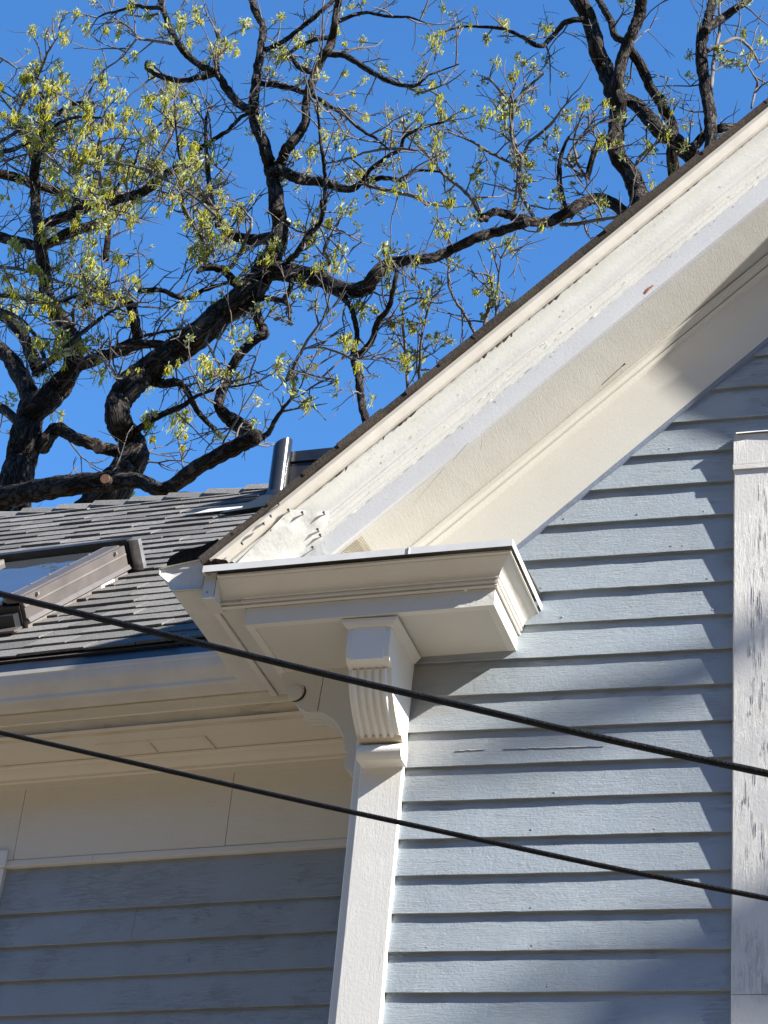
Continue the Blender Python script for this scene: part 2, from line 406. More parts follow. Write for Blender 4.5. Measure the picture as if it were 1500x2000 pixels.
for i, zb in enumerate(zk):
    zt = (zk[i - 1] if i else zb + 0.1215) + 0.018
    if rx(zb, 5.215) > XP - 0.12: continue
    sd = i * 3.7
    cl = (cutL, cutR)
    if zb > WT + 0.01:
        clap(zb, zt, max(-1.9, rx(zb, 5.215)), min(2.1, XC - rx(zb, 5.215)), FO, FX, FN, sd, cutl=cl, parent=front_wall)
    else:
        zt2 = zt
        if zt > WT: clap(WT + .006, zt, WL + .004, WR - .004, FO, FX, FN, sd + 80, butt=.009, parent=front_wall)
        clap(zb, zt2, max(CBR, cutL(zb)), WL + 0.006, FO, FX, FN, sd, cutl=(cutL, lambda z: 9), parent=front_wall)
        clap(zb, zt2, WR - 0.006, min(-CBR + XC, cutR(zb)), FO, FX, FN, sd + 50, cutl=(lambda z: -9, cutR), parent=front_wall, step=0.12)
nl_ = MB()
for zb in zk:
    if not 3.3 < zb < 5.7: continue
    for xn in (-1.84, -1.5, -1.1, -0.9):
        if random.random() < .5: continue
        xn += random.uniform(-.12, .12); z_ = zb + random.uniform(.012, .024)
        if xn < cutL(z_) + .03 or xn < CBR + .01: continue
        p = Vector((xn, 6 - .0148 + .06 * (z_ - zb), z_)); r_ = random.uniform(.0022, .0036)
        nl_.tube([p + Vector((0, .001, 0)), p + FN * random.uniform(.0003, .0009), p + FN * .0010], [r_ * 1.15, r_, r_ * .4], 8)
link('nail_head', nl_, BLUE, front_wall, kind='stuff')
# split in one of the boards: a lifted sliver with bare wood
for px0, px1, py0, py1 in ((890, 950, 1466, 1463), (985, 1180, 1462, 1457)):
    mb = MB(); top = []; bot = []; n = 14
    for i in range(n + 1):
        f_ = i / n; x = px0 + (px1 - px0) * f_; y = py0 + (py1 - py0) * f_ + 2.0 * nz(i * 0.9, px0)
        wd = max(.1, 0.6 * sin(pi * f_) + 0.1 + 0.7 * nz(i * 1.7, px1))
        top.append(at(x, y - wd, 5.9895)); bot.append(at(x, y + wd, 5.9870))
    mb.strip([top, bot]); link('split', mb, WOODC, front_wall)

# ---- corner boards
def vboard(name, x0, x1, y0, y1, z0, z1, mat, parent, seed=0, nseg=30, bev=0.004):
    mb = MB(); rows = []
    for i in range(nseg + 1):
        z = z0 + (z1 - z0) * i / nseg
        j = 0.0016 * nz(z * 3, seed); k = 0.0016 * nz(z * 3.3, seed + 7)
        rows.append([Vector(p) for p in ((x0 + j, y1, z), (x0 + j, y0 + bev, z), (x0 + bev + j, y0, z), (x1 - bev + k, y0, z), (x1 + k, y0 + bev, z), (x1 + k, y1, z))])
    mb.strip(rows, closed=True)
    mb.add(rows[0], [(0, 1, 2, 3, 4, 5)]); mb.add(rows[-1], [(5, 4, 3, 2, 1, 0)])
    return link(name, mb, mat, parent)
vboard('corner_board', -2.021, CBR, 5.972, 6.0, 0.3, 4.766, WHITEV, house)
vboard('corner_board', -2.050, -2.0215, 5.996, 6.14, 0.3, 4.766, WHITEV, house, 3)
vboard('corner_board', XC - CBR, XC + 2.021, 5.972, 6.0, 0.3, 4.766, WHITEV, house, 5)

# ---- rake trim, left and right
YS = 5.68
def rake(name, prof, zc, mat, side, nseg=46, jit=0.0, smooth=False, hi_c=None, jfreq=9.0, x_end=XP):
    """prof: list of (y, c). swept up the gable from height zc to the ridge"""
    mb = MB(); rows = []
    for q, (y, c) in enumerate(prof):
        xa = rx(zc, c); row = []
        for i in range(nseg + 1):
            x = xa + (x_end - xa) * i / nseg
            j = jit * nz(x * jfreq, q * 3.1, 2.0) + jit * 0.6 * nz(x * jfreq * 3.3, q * 5.1)
            z = rz(x, c + j); yy = y + 0.5 * j
            if i == 0: z = zc; 
            row.append(Vector((x if side < 0 else XC - x, yy, z)))
        rows.append(row)
    if side > 0: rows.reverse()
    mb.strip(rows)
    return link(name, mb, mat, house, smooth)
ZC = 4.926
def arc(y0, c0, y1, c1, bulge, n=7):
    out = []
    for i in range(n + 1):
        f_ = i / n; y = y0 + (y1 - y0) * f_; c = c0 + (c1 - c0) * f_
        out.append((y + bulge * sin(pi * f_), c + bulge * sin(pi * f_)))
    return out
for side in (-1, 1):
    ns = 60 if side < 0 else 12
    rake('roof_deck', [(9.9, 5.800), (5.585, 5.800), (5.585, 5.785), (5.62, 5.785)], ZC, GAPW, side, 8)
    rake('drip_edge', [(5.60, 5.801), (5.568, 5.799), (5.566, 5.778), (5.578, 5.757), (5.580, 5.749), (5.602, 5.749)], ZC, DRIP, side, 30, 0.0008, 25, jfreq=3)
    rake('crown_backing', [(5.600, 5.790), (5.606, 5.735)], ZC, GAPW, side, 20)
    crown = [(5.5935, 5.744), (5.5915, 5.738)] + arc(5.592, 5.735, 5.642, 5.664, 0.011, 8) + [(5.646, 5.661), (5.646, 5.655), (5.654, 5.651), (5.656, 5.643), (5.662, 5.640), (5.668, 5.632), (5.668, 5.627), (5.675, 5.624), (5.677, 5.614)]
    rake('crown_molding', crown, ZC, RAKE, side, ns, 0.0020, 50, jfreq=14)
    rake('fascia_board', [(5.690, 5.6145), (5.680, 5.6145), (5.680, 5.528), (5.681, 5.5225), (5.700, 5.5225)], ZC, FASC, side, ns, 0.0008, 25)
    rake('soffit_bead', [(5.700, 5.5215), (5.708, 5.5225), (5.710, 5.5265)], ZC, FASC, side, 30, 0.0008)
    rake('rake_soffit', [(5.695, 5.5275), (5.80, 5.528), (5.955, 5.527)], ZC, CREAM, side, ns, 0.0006)
    bed = [(5.948, 5.529), (5.939, 5.518), (5.939, 5.514), (5.948, 5.512)] + arc(5.949, 5.512, 5.962, 5.496, 0.004, 4) + [(5.972, 5.493), (5.972, 5.489), (5.963, 5.4875), (5.963, 5.483)] + arc(5.964, 5.482, 5.974, 5.472, -0.002, 3) + [(5.9755, 5.466), (5.985, 5.464)]
    rake('bed_molding', bed, ZC, CREAMS, side, ns, 0.0011, 50, jfreq=16)
    rake('frieze_board', [(5.985, 5.48), (5.977, 5.475), (5.977, 5.209), (5.978, 5.205), (6.0, 5.205)], ZC, CREAMS, side, 40, 0.0007, 25)
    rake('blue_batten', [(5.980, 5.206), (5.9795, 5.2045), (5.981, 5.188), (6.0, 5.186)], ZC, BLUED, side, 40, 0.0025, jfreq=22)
# peeled paint flakes and bare wood along the top of the crown
for i in range(120):
    px = random.uniform(560, 1480); x = at(px, 600, 5.59).x
    ln = random.uniform(0.006, 0.022)
fl = MB()
def rakept(x, y, c): return Vector((x, y, rz(x, c)))
x = rx(ZC + 0.1, 5.741)
while x < -0.65:
    ln = random.uniform(0.006, 0.035); d = random.uniform(0.003, 0.020) * (1.0 if x < -1.25 else 0.45) * (1.0 + .7 * nz(x * 2.2, 4.))
    if random.random() < 0.72:
        a, b_ = rakept(x, 5.5885, 5.742), rakept(x + ln, 5.5885, 5.742)
        m1 = rakept(x + ln * random.uniform(.2, .5), 5.5872, 5.742 - d); m2 = rakept(x + ln * random.uniform(.5, .9), 5.5872, 5.742 - d * random.uniform(.4, 1.2))
        fl.add([a, m1, m2, b_], [(0, 1, 2, 3)])
    x += ln * random.uniform(0.8, 1.6)
link('bare_wood_edge', fl, GAPW, house, kind='stuff')
fk = MB()
for i in range(46):
    x = random.uniform(-2.1, -0.7); a = rakept(x, 5.585, 5.742 - random.uniform(0.0, .012)); l_ = random.uniform(.004, .014); t_ = random.uniform(.003, .007)
    dx = Vector((cos(.74), 0, sin(.74)))
    fk.add([a, a + dx * l_, a + dx * l_ * .8 + Vector((0, -.004, -t_)), a + dx * l_ * .2 + Vector((0, -.005, -t_ * .8))], [(0, 1, 2, 3)])
link('paint_flake', fk, RAKE, house, kind='stuff')
# rough caulk bead between crown and fascia
cb_ = MB(); pts = []; rr_ = []; x = rx(ZC + .03, 5.616)
while x < -0.4:
    pts.append(rakept(x, 5.6790 + .0008 * nz(x * 30), 5.6165 + .0016 * nz(x * 17, 3.))); rr_.append(max(.0006, .0021 + .0024 * nz(x * 42, 8.) + .0016 * nz(x * 9, 2.))); x += .006
cb_.tube(pts, rr_, 5); link('caulk_bead', cb_, RAKE, house, 'all')
lp_ = MB()
for i in range(80):
    x = random.uniform(-2.1, -.6); c0_ = random.choice([5.63, 5.635, 5.64, 5.645, 5.60, 5.69, 5.72]) + random.uniform(-.012, .012)
    yy_ = 5.679 if c0_ < 5.615 else 5.592 + (5.735 - c0_) / .105 * .074 if c0_ < 5.735 else 5.592
    yy_ = min(yy_, 5.676) - .002; p = rakept(x, yy_, c0_); r0_ = random.uniform(.0009, .0032)
    ring_ = [p + Vector((cos(a_) * r0_ * random.uniform(.5, 1.2) * 1.3, .0012, sin(a_) * r0_ * random.uniform(.5, 1.2))) for a_ in [k * pi / 3 for k in range(6)]]
    lp_.add(ring_ + [p + Vector((random.uniform(-.001, .001), -.0002, 0))], [(k, (k + 1) % 6, 6) for k in range(6)])
link('paint_chip', lp_, RAKE, house, kind='stuff')
# small marks on the rake
def blob(name, pts, mat, thick=0.0015):
    c = sum(pts, Vector()) / len(pts); mb = MB()
    n = len(pts); mb.add(pts + [c + FN * thick], [(i, (i + 1) % n, n) for i in range(n)])
    return link(name, mb, mat, house)
blob('rust_stain', [at(x, y, 5.679) for x, y in ((1258, 571), (1262, 564), (1275, 556), (1277, 558), (1268, 566), (1261, 574))], RUST, 0.0008)
for (x0, y0), (x1, y1), wpx in (((1175, 752), (1221, 710), .8),):
    mb = MB(); pts = [atp(x0 + (x1 - x0) * i / 6, y0 + (y1 - y0) * i / 6, Vector((-1.5, 5.8, 5.5255)), Vector((-T, 0, 1)).normalized()) for i in range(7)]
    mb.tube(pts, [0.0009] * 6 + [0.003], 5); link('hairline_crack', mb, GAPW, house)
mb = MB(); pts = [at(940 + 1.5 * sin(i * .6), 845 + i * 5, 5.676 + .006 * i) for i in range(8)]
mb.tube(pts, [0.0016 - .00012 * i for i in range(8)], 5); link('paint_drip', mb, RAKE, house)

# metal patch at the foot of the rake, with its screws
pc = MB(); rows = []
quadp = [(470, 1092), (568, 995), (642, 1000), (640, 1072)]
for i in range(13):
    row = []
    for j in range(13):
        u_, v_ = i / 12, j / 12
        # u along bottom->right , v bottom->top
        bl, tl, tr, br = (452, 1110), (566, 995), (643, 998), (632, 1110)
        x = (bl[0] * (1 - u_) + br[0] * u_) * (1 - v_) + (tl[0] * (1 - u_) + tr[0] * u_) * v_
        y = (bl[1] * (1 - u_) + br[1] * u_) * (1 - v_) + (tl[1] * (1 - u_) + tr[1] * u_) * v_
        dep = 5.62
        for _ in range(4):
            q_ = at(x, y, dep); c_ = q_.z - T * (q_.x + 1.5)
            dep = 5.579 + 0.078 * max(-.05, min(1.1, (5.745 - c_) / 0.125))
        dep -= .003 * nz(u_ * 3.1, v_ * 3.1, 4.4) + .0016 * nz(u_ * 8, v_ * 8)
        row.append(at(x, y, dep))
    rows.append(row)
pc.strip(rows); patch = link('sheet_metal_patch', pc, PATCH, house, 'all')
def patch_y(x, y):
    dep = 5.62
    for _ in range(4):
        q_ = at(x, y, dep); c_ = q_.z - T * (q_.x + 1.5); dep = 5.579 + 0.078 * max(-.05, min(1.1, (5.745 - c_) / 0.125))
    return dep
for x, y in ((565, 999), (592, 1004), (634, 1004), (622, 1037), (627, 1048), (612, 1072)):
    mb = MB(); p = at(x, y, patch_y(x, y)) + Vector((0, .004, 0))
    mb.tube([p + FN * .008, p + FN * .016, p + FN * .0165], [.0022, .0045, .002], 8)
    mb.tube([p + FN * -.01, p + FN * .009], [.002, .002], 6)
    link('screw', mb, SCREW, patch)
for x, y in ((516, 1025), (474, 1064), (545, 986), (530, 1010)):
    mb = MB(); p = at(x, y, 5.566); mb.tube([p, p + FN * .010, p + FN * .0105], [.0025, .004, .002], 8); link('screw', mb, SCREW, patch)
# insect screen at the foot of the soffit
pl = Vector((-1.5, 5.8, 5.524)); pn = Vector((-T, 0, 1)).normalized()
mb = MB(); c4_ = [(650, 1090), (702, 1042), (730, 1082), (722, 1095)]
cs = [atp(x, y, pl, pn) for x, y in c4_]
for i in range(13):
    f_ = i / 12
    mb.tube([cs[0].lerp(cs[1], f_), cs[3].lerp(cs[2], f_)], [.0008, .0008], 4); mb.tube([cs[0].lerp(cs[3], f_), cs[1].lerp(cs[2], f_)], [.0008, .0008], 4)
link('vent_screen', mb, plain('tan_mesh', (0.42, 0.36, 0.25), 0.6), house)

# ---- shingle edge along the rake: each course end is a shingle
def rake_shingle(x0, x1, side, j):
    mb = MB(); th = random.uniform(0.012, 0.020); lift = random.uniform(0.0, .004)
    y0 = 5.553 + random.uniform(-.004, .004); pts = []
    for x, h in ((x0, 0.001 + lift), (x1 + .03, 0.001)):
        for hh in (h, h + th):
            for y in (y0, 6.4):
                pts.append(Vector((x - hh * sin(.738), y, rz(x, 5.803) + hh * cos(.738))))
    if side > 0: pts = [Vector((XC - p.x, p.y, p.z)) for p in pts]
    # index: x0:(h:(y0,y1),(h+th)(y0,y1)) , x1...
    mb.add(pts, [(0, 4, 6, 2), (2, 6, 7, 3), (1, 3, 7, 5), (0, 2, 3, 1), (4, 5, 7, 6), (0, 1, 5, 4)])
    return mb
deckL = MB()
for side in (-1, 1):
    par = link('gable_roof', (lambda m: (m.add([Vector(((x if side < 0 else XC - x), y, rz(x, 5.806))) for x, y in ((rx(4.92, 5.8), 6.35), (XP, 6.35), (XP, 9.95), (rx(4.92, 5.8), 9.95))], [(0, 1, 2, 3)]), m)[1])(MB()), SHING, house)
    x = rx(4.93, 5.803) - .02; j = 0
    while x < XP - 0.02:
        x1 = min(XP, x + 0.104 * random.uniform(.93, 1.07))
        link('shingle', rake_shingle(x, x1, side, j), SHINGD, par); x = x1; j += 1

# ---- cornice return (boxed eave end) : fascia, crown, soffit, metal top
def sweep_plan(path, prof, miter0=None, miter1=None, jit=0):
    """path: plan polyline (x,y), prof: (outward, z). outward is to the right-hand side of travel"""
    n = len(path); dirs = [(Vector(path[i + 1]) - Vector(path[i])).normalized() for i in range(n - 1)]
    rows = []
    for q, (o, z) in enumerate(prof):
        row = []
        for i in range(n):
            p = Vector(path[i])
            if i == 0: d = dirs[0]; nn = Vector((d.y, -d.x)); off = nn * o
            elif i == n - 1: d = dirs[-1]; nn = Vector((d.y, -d.x)); off = nn * o
            else:
                n0 = Vector((dirs[i - 1].y, -dirs[i - 1].x)); n1 = Vector((dirs[i].y, -dirs[i].x))
                b_ = (n0 + n1).normalized(); off = b_ * (o / max(0.2, b_.dot(n0)))
            row.append((p.x + off.x, p.y + off.y, z + jit * nz(i * 3.3, q)))
        rows.append(row)
    return rows
FL, FR = -2.355, -1.543
ZS = 4.766
# travel: back-left -> front-left -> front-right -> wall ; outward must be left side => use reversed sense
def add_path(a, b, n): return [(a[0] + (b[0] - a[0]) * i / n, a[1] + (b[1] - a[1]) * i / n) for i in range(n + 1)]
path = add_path((FL, 6.34), (FL, YS), 4) + add_path((FL, YS), (FR, YS), 10) + add_path((FR, YS), (FR, 5.998), 3)
def neg(prof): return [(-o, z) for o, z in prof]
def sag(rows): return [[(x if x < FR else FR + (x - FR) * .74, y, z + .024 * min(0, x - FR) / .9) for x, y, z in r] for r in rows]
cpath = add_path((-2.436, YS), (FR, YS), 11) + add_path((FR, YS), (FR, 5.998), 3)[1:]
path = add_path((FL, 6.34), (FL, YS), 4) + add_path((FL, YS), (FR, YS), 10)[1:] + add_path((FR, YS), (FR, 5.998), 3)[1:]
def return_part(name, prof, mat, jit=0.0, smooth=False, path=path):
    mb = MB(); mb.strip(sag(sweep_plan(path, prof, jit=jit))); return link(name, mb, mat, house, smooth)
return_part('eave_fascia', [(-0.026, ZS + .002), (-0.026, ZS - .002), (0.0, ZS - .002), (0.0, 4.823), (-.01, 4.827)], WHITE, 0.001)
ret_crown = [(0.001, 4.832), (0.004, 4.832), (0.011, 4.831), (0.014, 4.8345), (0.011, 4.838), (0.007, 4.839), (0.007, 4.842), (0.019, 4.843), (0.0195, 4.849), (0.016, 4.850), (0.016, 4.853)]
for i in range(10):
    f_ = i / 9; ret_crown.append((0.024 + 0.052 * f_ ** 1.25 - 0.004 * sin(2 * pi * f_), 4.8545 + 0.040 * f_ + 0.005 * sin(pi * f_)))
ret_crown += [(0.077, 4.898), (0.088, 4.899), (0.088, 4.9045), (0.080, 4.9055)]
ret_crown = [(o, 4.824 + (z - 4.832) * 1.11) for o, z in ret_crown]
return_part('eave_crown', ret_crown, WHITE, 0.0006, 30, cpath)
return_part('eave_gap', [(0.079, 4.9045), (0.079, 4.912)], GAPW, path=cpath)
# side eave crown is stopped by the gutter, front has a white metal drip lip
mb = MB()
mb.strip(sag(sweep_plan([(-2.475, 5.62), (-2.475, 5.574), (-1.798, 5.574), (-1.795, 5.574), (-1.446, 5.574), (-1.446, 5.998)], [(0.0, 4.9075), (0.003, 4.9065), (0.003, 4.930), (-0.002, 4.9325)])))
link('eave_drip_edge', mb, DRIPW, house)
mb = MB(); mb.box((-1.799, 5.5685, 4.9000), (-1.7965, 5.572, 4.9250)); link('drip_edge_joint', mb, DRIP, house)
mb = MB(); mb.add([(-2.475, 5.576, 4.906), (-1.473, 5.576, 4.9305), (-1.473, 5.998, 4.966), (-2.475, 5.998, 4.941)], [(0, 1, 2, 3)])
link('return_roof', mb, plain('weathered_return_metal', (0.36, 0.34, 0.30), 0.6, 0, 0.2, 12), house)
mb = MB(); mb.add([(FL, YS, ZS - .0205), (FR, YS, ZS), (FR, 5.998, ZS), (FL, 5.998, ZS - .0205)], [(3, 2, 1, 0)])
mb.add([(FL, 5.998, ZS - .0205), (-2.06, 5.998, ZS - .013), (-2.06, 6.56, ZS - .013), (FL, 6.31, ZS - .0205)], [(3, 2, 1, 0)])
mb.add([(FL + .002, YS + .002, 4.835), (FR - .002, YS + .002, 4.835), (FR - .002, 5.99, 4.835), (FL + .002, 6.3, 4.835)], [(0, 1, 2, 3)])
link('eave_soffit', mb, CREAMS, house)
mb = MB(); mb.box((-2.479, 5.597, 4.800), (-2.4366, 5.70, 4.8925)); link('eave_end_board', mb, CREAMS, house)
mb = MB(); mb.tube([Vector((-2.4372 + .0006 * nz(i * 1.9), 5.5968, 4.803 + i * .0085)) for i in range(12)], [.0009 + .0006 * nz(i * 2.7) for i in range(12)], 5); link('caulk_crack', mb, GAPW, house)
# left wall frieze closing the side of the body under the soffit
mb = MB(); mb.box((-2.075, 6.141, 4.45), (-2.045, 6.56, ZS - .001)); link('side_frieze', mb, CREAMS, house)

# ---- bracket under the front soffit (fluted console)
def bracket_front(x0, x1):
    root = MB(); d0 = 5.972
    # (depth y, z) side profile
    prof = [(5.973, 4.742), (5.712, 4.742), (5.706, 4.700), (5.706, 4.645), (5.712, 4.622), (5.728, 4.608), (5.745, 4.606)]
    curve = []
    for i in range(11):
        f_ = i / 10; curve.append((5.752 + 0.150 * (f_ ** 1.7), 4.602 - 0.166 * (1 - (1 - f_) ** 1.15)))
    side = prof + curve + [(5.973, 4.436)]
    n = len(side)
    root.add([(x0, y, z) for y, z in side] + [(x1, y, z) for y, z in side], [tuple(range(n)), tuple(range(2 * n - 1, n - 1, -1))] + [(i, i + n, (i + 1) % n + n, (i + 1) % n) for i in range(n)])
    b = link('bracket', root, WHITEV, house, 30)
    # flutes: raised ribs on the curved face
    nr = 5
    for r_ in range(nr):
        xa = x0 + 0.010 + (x1 - x0 - 0.020) * r_ / nr; xb = xa + (x1 - x0 - 0.020) / nr * 0.80
        rows = []
        for k, (fx, hh) in enumerate(((0, -.002), (.06, .005), (.3, .0095), (.7, .0095), (.94, .005), (1, -.002))):
            rows.append([Vector((xa + (xb - xa) * fx, y - hh * .8, z - hh * .5)) for y, z in curve])
        m = MB(); m.strip(rows); link('flute', m, WHITEV, b, 'all')
    # block cap and small crown
    m = MB()
    pr = [(q, z_ - .020) for q, z_ in ((5.973, 4.742), (5.706, 4.742), (5.697, 4.747), (5.690, 4.758), (5.688, 4.7675), (5.973, 4.7675))]
    e = 0.020
    rows = [[Vector((x0 - o, y, z)), Vector((x1 + o, y, z))] for (y, z), o in zip(pr, (0, 0.003, .010, .019, .023, .023))]
    m.strip(rows[::-1])
    for s_ in (0, 1): m.add([r[s_] for r in rows], [tuple(range(6)) if s_ else tuple(range(5, -1, -1))])
    link('bracket_cap', m, WHITE, b)
    m = MB(); m.box((x0 + .016, 5.7035, 4.612), (x1 - .018, 5.712, 4.742)); link('bracket_panel', m, WHITEV, b)
    # foot: ledge and rounded block
    m = MB(); m.box8([(x0 + .004, 5.895, 4.4362), (x1 + .006, 5.895, 4.4362), (x1 + .006, 5.972, 4.4362), (x0 + .004, 5.972, 4.4362), (x0 + .004, 5.903, 4.424), (x1 + .006, 5.903, 4.424), (x1 + .006, 5.972, 4.424), (x0 + .004, 5.972, 4.424)][4:] + [(x0 + .004, 5.889, 4.436), (x1 + .006, 5.889, 4.436), (x1 + .006, 5.972, 4.436), (x0 + .004, 5.972, 4.436)])
    link('bracket_ledge', m, WINGY, b)
    m = MB(); rows = []
    for i in range(9):
        f_ = i / 8; th = -1.1 + 2.3 * f_
        y = 5.928 - 0.034 * cos(th); z = 4.392 - 0.030 * sin(th) * -1
        rows.append([Vector((x0 + .002, y, z)), Vector((x1 + .007, y, z))])
    rows = [[Vector((x0 + .002, 5.972, rows[0][0].z)), Vector((x1 + .007, 5.972, rows[0][0].z))]] + rows + [[Vector((x0 + .002, 5.972, rows[-1][0].z)), Vector((x1 + .007, 5.972, rows[-1][0].z))]]
    m.strip(rows); k = len(rows)
    m.add([r[0] for r in rows], [tuple(range(k - 1, -1, -1))]); m.add([r[1] for r in rows], [tuple(range(k))])
    link('bracket_foot', m, WHITEV, b, 30)
    return b
bracket_front(-2.016, -1.876)
# ---- bracket under the side soffit, its flat scrolled face towards the street
outl = [(-2.35, 4.765), (-2.341, 4.729), (-2.328, 4.693), (-2.298, 4.649), (-2.27, 4.617), (-2.243, 4.598), (-2.19, 4.594), (-2.146, 4.568), (-2.123, 4.542), (-2.103, 4.503), (-2.095, 4.456), (-2.081, 4.443), (-2.096, 4.427), (-2.094, 4.402), (-2.075, 4.385), (-2.0515, 4.385), (-2.0515, 4.765)]
mb = MB(); n = len(outl); yb0, yb1 = 6.022, 6.135
mb.add([(x, yb0, z) for x, z in outl] + [(x, yb1, z) for x, z in outl], [tuple(range(n - 1, -1, -1)), tuple(range(n, 2 * n))] + [(i, (i + 1) % n, (i + 1) % n + n, i + n) for i in range(n)])
sb = link('bracket', mb, CREAMS, house)
for k in range(4):      # ribs on the curved underside
    m = MB(); ya = yb0 + 0.012 + k * 0.026
    cv = [Vector((x, 0, z)) for x, z in outl[4:10]]
    rows = [[p + Vector((-.004 * a, y, -.005 * a)) for p in cv] for y, a in ((ya, 0), (ya + .003, 1), (ya + .013, 1), (ya + .016, 0))]
    m.strip(rows); link('flute', m, CREAMS, sb)
m = MB(); cx, cz = -2.283, 4.668; a_, b2_ = [], []
for i in range(15):
    th = -2.0 + 2.9 * i / 14; wv = 0.0085 * sin(pi * i / 14) ** 0.7
    a_.append(Vector((cx + cos(th) * .034, yb0 - .0015, cz + sin(th) * .034))); b2_.append(Vector((cx + cos(th) * (.034 - wv), yb0 - .0015, cz + sin(th) * (.034 - wv))))
m.strip([a_, b2_]); link('crescent_shadow', m, GAPW, sb)  # flat dark strip, painted shade for the gap beside the boss
m = MB(); p = Vector((cx - .003, yb0, cz)); m.tube([p + Vector((0, .002, 0)), p + FN * .005, p + FN * .0062], [.0265, .0260, .020], 24); link('round_boss', m, CREAMS, sb, 40)
m = MB(); pts = [at(632 + 2 * nz(i * 1.1) - i * 1.0, 1322 + i * 5.5, yb0) for i in range(13)]; m.tube(pts, [.0011 + .0005 * nz(i * 2.2) for i in range(13)], 4); link('crack', m, GAPW, sb)

# ---- gutter along the gable's left eave
GX = -2.482
def kgutter(w_=0.112, h=0.088):
    # (outward, up) k-style profile from back top, down, out and up to front lip
    return [(0, h + .012), (0, 0), (w_ * .50, 0), (w_ * .56, 0.004), (w_ * .60, .014), (w_ * .64, .028), (w_ * .72, .044), (w_ * .86, .056), (w_ * .95, .064), (w_ * .97, h - .008), (w_ * .97 + .004, h), (w_ * .90, h + .001)]
kp = kgutter()
def gable_gutter():
    mb = MB(); rows = []
    ys = [5.606 + (6.42 - 5.606) * i / 8 for i in range(9)]
    z0 = 4.836
    def P_(o, u, y): return Vector((GX - o, y, z0 + u))
    kp2 = [(0, .112), (0, 0), (.100, 0), (.108, .004), (.112, .012), (.114, .022), (.122, .034), (.140, .048), (.152, .060), (.155, .078), (.160, .086), (.150, .088)]
    for o, u in kp2: rows.append([P_(o, u, y) for y in ys])
    mb.strip(rows)
    inn = [(o + (.002 if i < 3 else -.003), u + .002) for i, (o, u) in enumerate(kp2)]
    mb.strip([[P_(o, u, y) for y in ys] for o, u in inn][::-1])
    gt = link('gutter', mb, ALU, house, 30)
    # end cap, dented
    m = MB(); rim = [P_(o, u, 5.603) for o, u in kp2]; rim2 = [P_(o, u, 5.595) for o, u in kp2]
    c = P_(.075, .045, 5.612)
    grid = []
    k = len(rim)
    for s_ in (0.98, .8, .6, .4, .2):
        ring = []
        for q in rim:
            p = c + (Vector((q.x, q.y, q.z)) - c) * s_
            p.y = 5.602 + 0.006 * (1 - s_) + .005 * nz(p.x * 30, p.z * 30)
            ring.append(p)
        grid.append(ring)
    m.strip(grid, closed=True); m.add(grid[-1], [tuple(range(k))])
    m.strip([rim, rim2], closed=True)
    link('gutter_end_cap', m, ALU, gt, 'all')
    m = MB(); m.strip([[Vector((GX + .0, 5.60, z0 - .004)), Vector((GX - .012, 5.60, z0 + .112))], [Vector((GX + .012, 5.612, z0 - .03)), Vector((GX + .004, 5.612, z0 + .10))], [Vector((GX + .017, 5.63, z0 - .035)), Vector((GX + .014, 5.63, z0 + .09))]])
    link('gutter_flange', m, DRIPW, gt)
    m = MB(); m.box((GX + .002, 5.61, 4.806), (GX + .022, 6.31, 4.9)); link('gutter_backing', m, WHITE, gt)
    m = MB(); rows = []
    for i in range(13):
        y = 5.655 + .655 * i / 12; j = .0016 * nz(i * 1.3)
        rows.append([Vector((GX + .024 + abs(j), y, 4.90)), Vector((GX + .024 + abs(j), y, 4.814 + j)), Vector((GX + .030, y, 4.811)), Vector((FL - .012, y, 4.812)), Vector((FL - .008, y, 4.83))])
    m.strip([list(c) for c in zip(*rows)]); link('eave_underboard', m, CREAMS, gt)
    for zz in (4.885, 4.822):
        m = MB(); p = Vector((GX + .02, 5.6, zz)); m.tube([p, p + FN * .006], [.004, .003], 8); link('screw', m, STEEL, gt)
    return gt
gable_gutter()
mb = MB(); rows = []
for i in range(17):      # black foam wedge lying in the gutter mouth, under the shingle edge
    y = 5.612 + i * .05
    rows.append([Vector((GX - .155 + .004 * nz(i * 2.), y + (0.06 if k_ == 0 and i == 0 else 0), 4.93)) if k_ == 0 else Vector((GX - .155 + f_ * .17, y + .02 * (1 - sin(pi * min(1, f_ * 1.5))) * (i == 0), 4.935 + h_)) for k_, (f_, h_) in enumerate(((0, 0), (.02, .026), (.12, .046), (.35, .058), (.7, .082), (1.0, .105), (1.0, -.01)))])
mb.strip(rows); mb.add(rows[0], [tuple(range(7))])
link('gutter_foam', mb, FOAM, house, 50)

# ================================================================== side wing
WA = radians(5.3)
EX = Vector((cos(WA), -sin(WA), 0)); ED = Vector((sin(WA), cos(WA), 0)); UP = Vector((0, 0, 1))
WO = Vector((-2.4, 0, 0))
def wp(e, d, z): return WO + EX * e + ED * 0 + Vector((ED.x * (d) , 0, 0)) * 0 + ED * (d * cos(0)) + UP * z if False else WO + EX * e + ED * (d / cos(0)) + UP * z
